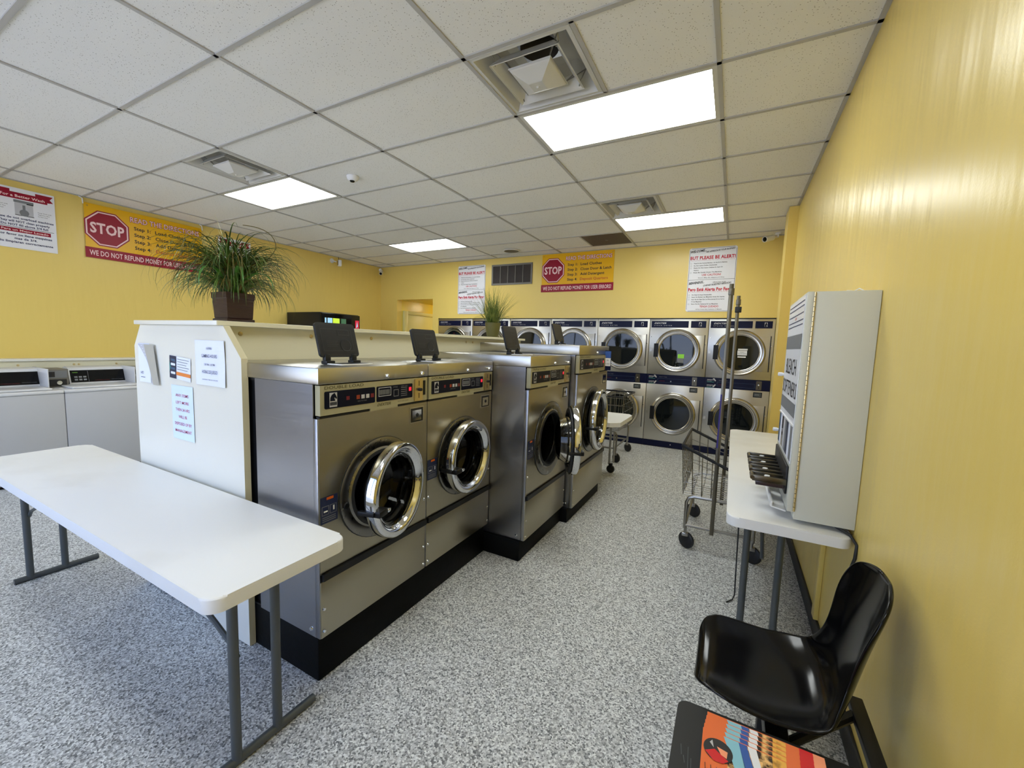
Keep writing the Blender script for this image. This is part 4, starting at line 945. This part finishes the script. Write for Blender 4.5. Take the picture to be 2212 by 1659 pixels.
m = MB('cabinet_paint'); m.box(1.655, 1.662, .19, .70, .80, .86)
m.add([(1.652, .18, .790), (1.60, .18, .800), (1.652, .70, .790), (1.60, .70, .800), (1.652, .18, .784), (1.596, .18, .795), (1.652, .70, .784), (1.596, .70, .795)], [(0, 1, 3, 2), (4, 6, 7, 5), (1, 5, 7, 3), (0, 4, 5, 1), (2, 3, 7, 6)], 'white')
m.box(1.592, 1.602, .18, .70, .795, .822, 'white', bev=.003); m.build('delivery_tray', t)
m = MB('black_rubber'); m.tube([(1.82, .17, .768), (1.872, .13, .752), (1.8845, .085, .73), (1.880, .075, .68), (1.872, .09, .62), (1.868, .1, .3)], .006, 0, 8); tag(m.build('power_cord', loc=(0, 0, 0)), 'black power cord hanging behind the end of the right hand table', 'cord')
m = MB('white'); m.tube([(1.80, .30, 1.737), (1.80, .27, 1.75), (1.82, .25, 1.745), (1.83, .22, 1.752), (1.84, .19, 1.738)], .0022, 0, 6); tag(m.build('loose_wire', loc=(0, 0, 0)), 'thin loose wire lying on top of the soap dispenser cabinet', 'wire')
m = MB('dark_metal'); m.tube([(1.50, .78, .70), (1.50, .78, .5), (1.505, .77, .25), (1.51, .76, .03), (1.50, .74, .008), (1.47, .70, .006)], .004, 0, 6); tag(m.build('hanging_cable', loc=(0, 0, 0)), 'thin dark cable hanging from under the right hand table', 'cord')

# ------------------------------------------------------------------ black chair and side table on a beam
t = thing('shell_chair', 'glossy black plastic shell chair against the right wall', 'chair', (1.58, -.43, 0))
def chair_shell():
    prof = [(.222, .420), (.219, .434), (.208, .444), (.182, .446), (.12, .438), (.02, .428), (-.05, .428), (-.10, .436), (-.140, .456), (-.168, .49), (-.185, .535), (-.198, .59), (-.208, .65), (-.218, .71), (-.230, .77), (-.240, .815), (-.245, .838), (-.247, .848)]
    hw = [.085, .140, .176, .204, .222, .226, .226, .220, .206, .184, .162, .152, .158, .170, .172, .150, .104, .035]
    nu = 20; k = len(prof); vs = []
    for i, ((f, z), w) in enumerate(zip(prof, hw)):
        a = prof[max(i-1, 0)]; b = prof[min(i+1, k-1)]; tv = Vector((b[0]-a[0], 0, b[1]-a[1])).normalized(); nn = Vector((tv.z, 0, -tv.x))      # inward normal (towards sitter)
        if nn.z < -.2 or (nn.x < 0 and i > 9): nn = -nn
        if i < 8 and nn.z < 0: nn = -nn
        for j in range(nu+1):
            u = -1+2*j/nu; s = math.sin(u*PI/2) if False else u
            dep = (.022 if i < 6 else (.034 if i < 9 else .045))*abs(s)**2.6
            if i <= 2: dep *= (0, .2, .7)[i]
            if i >= 14: dep *= (.85, .6, .35, .1)[i-14]
            vs.append(Vector((f, w*s, z))+nn*dep)
    fs = [(i*(nu+1)+j, i*(nu+1)+j+1, (i+1)*(nu+1)+j+1, (i+1)*(nu+1)+j) for i in range(k-1) for j in range(nu)]
    cx, cy = 1.588, -.437                                   # sitter faces -x
    return [Vector((cx-v.x, cy+v.y, v.z)) for v in vs], fs
vs, fs = chair_shell(); m = MB('black_gloss'); m.add(vs, fs); o = m.build('seat_shell', t, angle=3)
md = o.modifiers.new('solidify', 'SOLIDIFY'); md.thickness = .011; md.offset = 0; md = o.modifiers.new('subsurf', 'SUBSURF'); md.levels = 2; md.render_levels = 2
m = MB('dark_metal'); m.box(1.48, 1.72, -.50, -.47, .385, .41, bev=.003); m.box(1.48, 1.72, -.39, -.36, .385, .41, bev=.003); m.build('mounting_bracket', t)
# beam seat frame
t = thing('seating_beam', 'black steel seating beam carrying the shell chair and black side table', 'bench frame', (1.62, -.8, 0))
MB('dark_metal').box(1.56, 1.62, -1.55, -.22, .33, .385, bev=.004).build('beam', t)
MB('dark_metal').box(1.795, 1.835, -1.55, -.36, .385, .410, bev=.004).build('rear_rail', t)
for yy in (-.34, -1.35):
    m = MB('dark_metal'); m.box(1.42, 1.83, yy-.02, yy+.02, 0, .03, bev=.004); m.box(1.565, 1.615, yy-.02, yy+.02, .03, .33, bev=.004); m.build('leg', t)
for yy in (-.62,):
    m = MB('dark_metal'); m.tube([(1.60, yy, .36), (1.81, yy+.20, .395)], .014, 0, 8); m.build('brace', t)
t = thing('side_table', 'low black side table at the bottom right corner, holding magazines', 'table', (1.58, -.95, 0))
m = MB('lid_plastic'); m.rrect(Fr((0, 0, .43), X, Y), 1.330, -1.36, 1.855, -.675, .03, 0, 0, .018); m.build('tabletop', t)
MB('dark_metal').box(1.48, 1.72, -1.2, -.85, .385, .412, bev=.003).build('bracket', t)
m = MB('grey_metal')
for i in range(4): m.tube([(1.352+.009*i, -.83-.03*(i % 2), .4303), (1.356+.009*i, -.86-.02*i, .4303)], .0007, 'grey_metal', 4)
m.build('scratches', t)
# magazines: five copies, each stepped towards the viewer
def magazine(loc, i, label, full):
    t = thing('magazine', label, 'magazine', loc, 'orange magazines stacked on the black side table'); O = Vector(loc)
    def B(m, nm, **kw): m.v = [v+O for v in m.v]; return m.build(nm, t, **kw)
    w, h = .275, .36                                       # x extent, y extent (cover lies sideways)
    F = Fr((0, 0, .004), X, Y)
    m = MB('sign_white'); m.box(0, w, -h, 0, 0, .0038); B(m, 'pages', smooth=False)
    m = MB('mag_orange'); m.rect(F, 0, -h, w, 0, 0, .0004, .0006)
    m.rect(F, w-.055, -h+.0, w-.025, -.0, 'mag_red', .0010); m.rect(F, w-.025, -h, w, 0, 'mag_peach', .0010)
    m.rect(F, .060, -h+.02, w-.085, -.003, 'mag_photo', .0008)
    m.poly(F, [(.050, -.003), (.085, -.003), (.105, -.10), (.08, -.10)], 'mag_sky', .0012); m.poly(F, [(.085, -.003), (.103, -.003), (.128, -.11), (.103, -.10)], 'mag_blue', .0012)
    m.poly(F, [(.105, -.003), (.125, -.003), (.145, -.11), (.13, -.115)], 'sign_white', .0012); m.poly(F, [(.05, -.11), (.16, -.17), (.17, -h+.02), (.05, -h+.02)], 'mag_dark', .0012)
    m.rect(F, .160, -.12, .190, -.003, 'mag_gold', .0012); m.rect(F, w-.062, -.13, w-.004, -.118, 'ink_black', .0014)
    m.lathe([(0, .0), (.034, .0)], (.038, -.055, .0056), Z, 'ink_black', 28); m.poly(F, [(.008, -.07), (.03, -.055), (.062, -.075), (.05, -.088), (.03, -.09)], 'mag_red', .0020); m.poly(F, [(.035, -.045), (.06, -.05), (.058, -.07), (.045, -.065)], 'mag_peach', .0022)
    m.poly(F, [(.018, -.04), (.024, -.03), (.028, -.052)], 'print_light', .0022)
    for q in range(3): m.tube([(.010+.013*q, -.105, .0052), (.012+.013*q, -.13, .0052), (.009+.013*q, -.15, .0052), (.012+.013*q, -.20, .0052)], .0009, 'ink_black', 4)
    B(m, 'cover', smooth=False)
    return t
ml = ['lowest orange magazine of the stack, its far edge nearest the chair', 'orange magazine directly on the lowest one in the stack', 'middle orange magazine of the stepped stack', 'orange magazine just under the topmost one', 'topmost orange magazine, its whole cover showing']
m0 = magazine((1.409, -.690, .4310), 0, ml[0], True)
for i in range(1, 5): dup(m0, (1.409-.002*i, -.690-.021*i, .4310+.0050*i), ml[i])

# ------------------------------------------------------------------ top loading washers on the left wall
WX, WW, WH = -4.40, .678, .905
def topload(loc, label):
    t = thing('top_load_washer', label, 'washing machine', loc, 'white top load washers on the left wall'); O = Vector(loc)
    def B(m, nm, par=t, **kw): m.v = [v+O for v in m.v]; return m.build(nm, par, **kw)
    m = MB('enamel_side'); m.box(-.66, .0, .002, WW-.002, .03, .855, bev=.006); B(m, 'cabinet')
    MBk = MB('black_plastic'); MBk.box(-.6, -.03, .02, WW-.02, 0, .035); B(MBk, 'base')
    m = MB('enamel'); m.box(-.66, .006, .001, WW-.001, .855, .885, bev=.010, seg=3); B(m, 'top_deck')
    m = MB('enamel'); m.box(-.46, -.06, .07, WW-.06, .885, .905, bev=.010, seg=3); B(m, 'lid')
    m = MB('enamel')
    A = [(-.46, .886), (-.52, 1.07), (-.60, 1.085), (-.66, 1.07), (-.66, .886)]
    ya, yb = .165, WW-.04
    m.add([(x, ya, z) for x, z in A]+[(x, yb, z) for x, z in A], [(0, 1, 2, 3, 4), (9, 8, 7, 6, 5)]+[(i, (i+1) % 5+0, (i+1) % 5+5, i+5)[::-1] for i in range(5)]); c = B(m, 'console')
    vv = Vector((-.06, 0, .184)).normalized(); F = Fr((-.46, 0, .886), Y, vv); F.n = F.u.cross(F.v)
    m = MB('black_gloss'); m.rect(F, ya+.012, .03, yb-.012, .165, 0, .003, .003); m.text(F, 'WASH', ya+.03, .135, .010, 'lime_sticker', .0042)
    for i in range(3):
        for j in range(2): m.rect(F, ya+.04+.035*i, .05+.03*j, ya+.065+.035*i, .068+.03*j, 'print_grey', .0042)
    m.rect(F, ya+.150, .035, ya+.152, .155, 'print_grey', .0042); m.text(F, 'COMMERCIAL LAUNDRY', ya+.20, .042, .008, 'button_red', .0042); m.text(F, 'HEAVY DUTY WASHER', ya+.34, .048, .007, 'print_grey', .0042)
    B(m, 'control_face', c, smooth=False)
    m = MB('enamel'); m.box(-.66, -.22, -.055, -.045, .888, 1.085, bev=.003)
    m.box(-.66, -.36, -.04, .13, .888, 1.07, 'grille_grey', bev=.004); Fx = Fr((-.36, 0, 0), Y, Z)
    m.rect(Fx, -.03, .98, .12, 1.055, 'print_grey', .002); m.rect(Fx, -.025, .895, .115, .965, 'dark_metal', .002); m.rect(Fx, -.02, .990, .03, 1.045, 'dark_metal', .003)
    m.lathe([(0, .01), (.02, .01), (.024, 0)], (-.36, .06, .93), X, 'chrome', 18); B(m, 'coin_box')
    return t
tl = ['white top load washer at the left edge, only its console end showing', 'white top load washer next to the cream end panel, console with green text', 'white top load washer mostly hidden behind the cream partition']
w0 = topload((WX, -.475-WW-.0, 0), tl[0]); dup(w0, (WX, -.475, 0), tl[1]); dup(w0, (WX, -.475+WW, 0), tl[2])
m = MB('laminate_cream'); m.box(XL+.001, XL+.20, -2.2, 2.2, .0, 1.14); m.box(XL+.001, XL+.215, -2.2, 2.2, 1.14, 1.165, 'laminate', bev=.004)
for yy in (-.62, -.21, -.17, .15): m.lathe([(0, .005), (.009, .004), (.011, 0)], (XL+.20, yy, 1.10), X, 'brass', 12)
tag(m.build('wall_ledge', loc=(0, 0, 0)), 'cream ledge running along the left wall behind the top load washers', 'ledge')

# ------------------------------------------------------------------ vending machine against the left wall
t = thing('drinks_vending_machine', 'black vending machine with lit pictures in the far left corner', 'vending machine', (-4.8, 2.8, 0))
m = MB('black_plastic'); m.box(-5.27, -4.43, 2.42, 3.19, 0, 1.895, bev=.008); m.build('cabinet', t)
Fv = Fr((-4.43, 2.42, 0), Y, Z); m = MB('black_gloss'); m.box(-4.43, -4.395, 2.422, 3.188, .08, 1.885, bev=.01); dd = m.build('door', t)
Fv = Fr((-4.394, 2.42, 0), Y, Z); m = MB('black_gloss'); m.rect(Fv, .04, .9, .58, 1.82, 0, .001)
rnd = random.Random(3)
for r in range(4):
    z0 = 1.66-.22*r
    for x0, x1, mm in ((.06, .09, 'screen_blue'), (.11, .20, 'screen_blue'), (.21, .34, 'screen_lime'), (.37, .47, 'screen_green')): m.rect(Fv, x0, z0, x1, z0+.15, mm, .003)
    for q in range(5): m.rect(Fv, .08+.1*q, z0-.03, .12+.1*q, z0-.02, 'print_light', .003)
m.build('lit_display', dd, smooth=False)
m = MB('screen_red'); m.rect(Fv, .66, 1.66, .74, 1.80, 0, .003); m.poly(Fv, [(.68, 1.67), (.70, 1.78), (.715, 1.70)], 'screen_blue', .004); m.build('red_logo', dd, smooth=False)

# ------------------------------------------------------------------ plants
def blade(m, base, az, ln, lean, droop, w, mi, n=9, c0=.35):
    p = Vector(base); el = PI/2-lean; pts = []; seg = ln/n
    for i in range(n+1):
        pts.append(p.copy()); d_ = Vector((math.cos(az)*math.cos(el), math.sin(az)*math.cos(el), math.sin(el))); p = p+d_*seg; el -= droop/n*(c0+i*2*(1-c0)/n)
    side = Vector((-math.sin(az), math.cos(az), 0)); vs = []
    for i, q in enumerate(pts):
        f = i/n; ww = w*(math.sin(PI*min(1, f*.9+.1)))**.6*(1-f*.6) if f < 1 else 0.0003
        vs += [q-side*ww, q+Z*(-ww*.5), q+side*ww]
    fs = []
    for i in range(n):
        a = i*3; fs += [(a, a+1, a+4, a+3), (a+1, a+2, a+5, a+4)]
    m.add(vs, fs, mi)
def plant(name, label, pos, potfn, fol, pot_mat):
    t = thing(name, label, 'plant', pos); potfn(t); fol(t); return t
px, py, pz = -1.068, -.640, 1.5455
def pot1(t):
    m = MB('pot_brown'); prof = [(.072, 0), (.072, .022), (.064, .026), (.066, .03), (.071, .13), (.075, .135), (.075, .165), (.068, .165), (.065, .14)]
    vs = []
    for h, z in prof: vs += [(px-h, py-h, pz+z), (px+h, py-h, pz+z), (px+h, py+h, pz+z), (px-h, py+h, pz+z)]
    m.add(vs, [(4*i+j, 4*i+(j+1) % 4, 4*(i+1)+(j+1) % 4, 4*(i+1)+j) for i in range(len(prof)-1) for j in range(4)]+[(3, 2, 1, 0)]); m.add([(px-.067, py-.067, pz+.145), (px+.067, py-.067, pz+.145), (px+.067, py+.067, pz+.145), (px-.067, py+.067, pz+.145)], [(0, 1, 2, 3)], 'soil')
    m.build('pot', t, smooth=False)
def fol1(t):
    rn = random.Random(11); m = MB('leaf_dark')
    for i in range(460):
        az = rn.uniform(0, 2*PI); ln = rn.uniform(.36, .60); lean = rn.uniform(.0, .30); b = (px+rn.uniform(-.05, .05), py+rn.uniform(-.05, .05), pz+.15)
        blade(m, b, az, ln, lean*.8, rn.uniform(2.8, 4.0), rn.uniform(.003, .0056), 'leaf_dark' if rn.random() < .82 else 'leaf_brown', 12, rn.uniform(.05, .8))
    for i in range(190):
        az = rn.uniform(0, 2*PI); b = (px+.05*math.cos(az), py+.05*math.sin(az), pz+.15)
        blade(m, b, az, rn.uniform(.22, .42), rn.uniform(.1, .6), rn.uniform(2.4, 2.9), rn.uniform(.0028, .0052), 'leaf_dark' if rn.random() < .8 else 'leaf_brown', 11, 1.2)
    m.build('leaves', t)
    m = MB('leaf_wide')
    for az, ln, le, dr in ((-.95, .34, .75, 3.0), (-.35, .36, .7, 3.1), (-1.5, .30, .8, 2.9), (.15, .32, .8, 2.8)): blade(m, (px+.06*math.cos(az), py+.06*math.sin(az), pz+.2), az, ln, le, dr, .014, 'leaf_wide', 14)
    m.build('wide_leaves', t)
    m = MB('flower_cream')
    for i in range(9):
        az = rn.uniform(0, 2*PI); ln = rn.uniform(.32, .40) if i < 6 else .28; blade(m, (px, py, pz+.2), az, ln, rn.uniform(.1, .45), rn.uniform(.4, 1.3), .0035, 'flower_cream', 10)
    m.build('flower_stems', t)
    m = MB('leaf_brown')
    pts = []; 
    for i in range(16):
        a = i/15; pts.append((px+.05+.07*math.sin(a*2.6), py+.20*math.sin(a*2.4)-.22*max(0, a-.45), pz+.2+.33*math.sin(a*1.7)))
    m.tube(pts, .0022, 0, 5); m.build('curved_twig', t)
plant('potted_spider_plant', 'large bushy artificial plant in a square brown pot on the partition', (px, py, pz), pot1, fol1, None)
gx, gy, gz = -.93, 1.93, 1.5455
def pot2(t):
    m = MB('pot_olive'); m.lathe([(0, 0), (.058, 0), (.062, .01), (.078, .10), (.085, .15), (.086, .16), (.076, .16), (.072, .13)], (gx, gy, gz), Z, 0, 32); m.lathe([(0, .14), (.074, .14)], (gx, gy, gz), Z, 'soil', 24); m.build('pot', t)
def fol2(t):
    rn = random.Random(5); m = MB('leaf_grass')
    for i in range(420):
        az = rn.uniform(0, 2*PI); ln = rn.uniform(.18, .44); b = (gx+rn.uniform(-.05, .05), gy+rn.uniform(-.05, .05), gz+.14)
        blade(m, b, az, ln, rn.uniform(.0, .85), rn.uniform(.0, .6), rn.uniform(.0018, .0034), 0, 6)
    for i in range(26):
        az = rn.uniform(0, 2*PI); blade(m, (gx+.05*math.cos(az), gy+.05*math.sin(az), gz+.145), az, rn.uniform(.2, .3), .7, rn.uniform(1.8, 2.6), .003, 0, 8)
    m.build('grass_blades', t)
plant('potted_grass_plant', 'small green grass plant in an olive pot at the far end of the partition', (gx, gy, gz), pot2, fol2, None)

# hallway lamp
t = thing('hallway_lamp', 'small ceiling lamp inside the hallway beside the dryers', 'ceiling light', (-4.15, 5.9, HZ))
MB('white').lathe([(.13, 0), (.13, -.02), (.12, -.025)], (-4.15, 5.9, HZ), Z, 0, 32).build('base', t)
MB('globe_glow').lathe([(.12, -.02), (.10, -.06), (.05, -.08), (0, -.085)], (-4.15, 5.9, HZ), Z, 0, 32).build('globe', t)
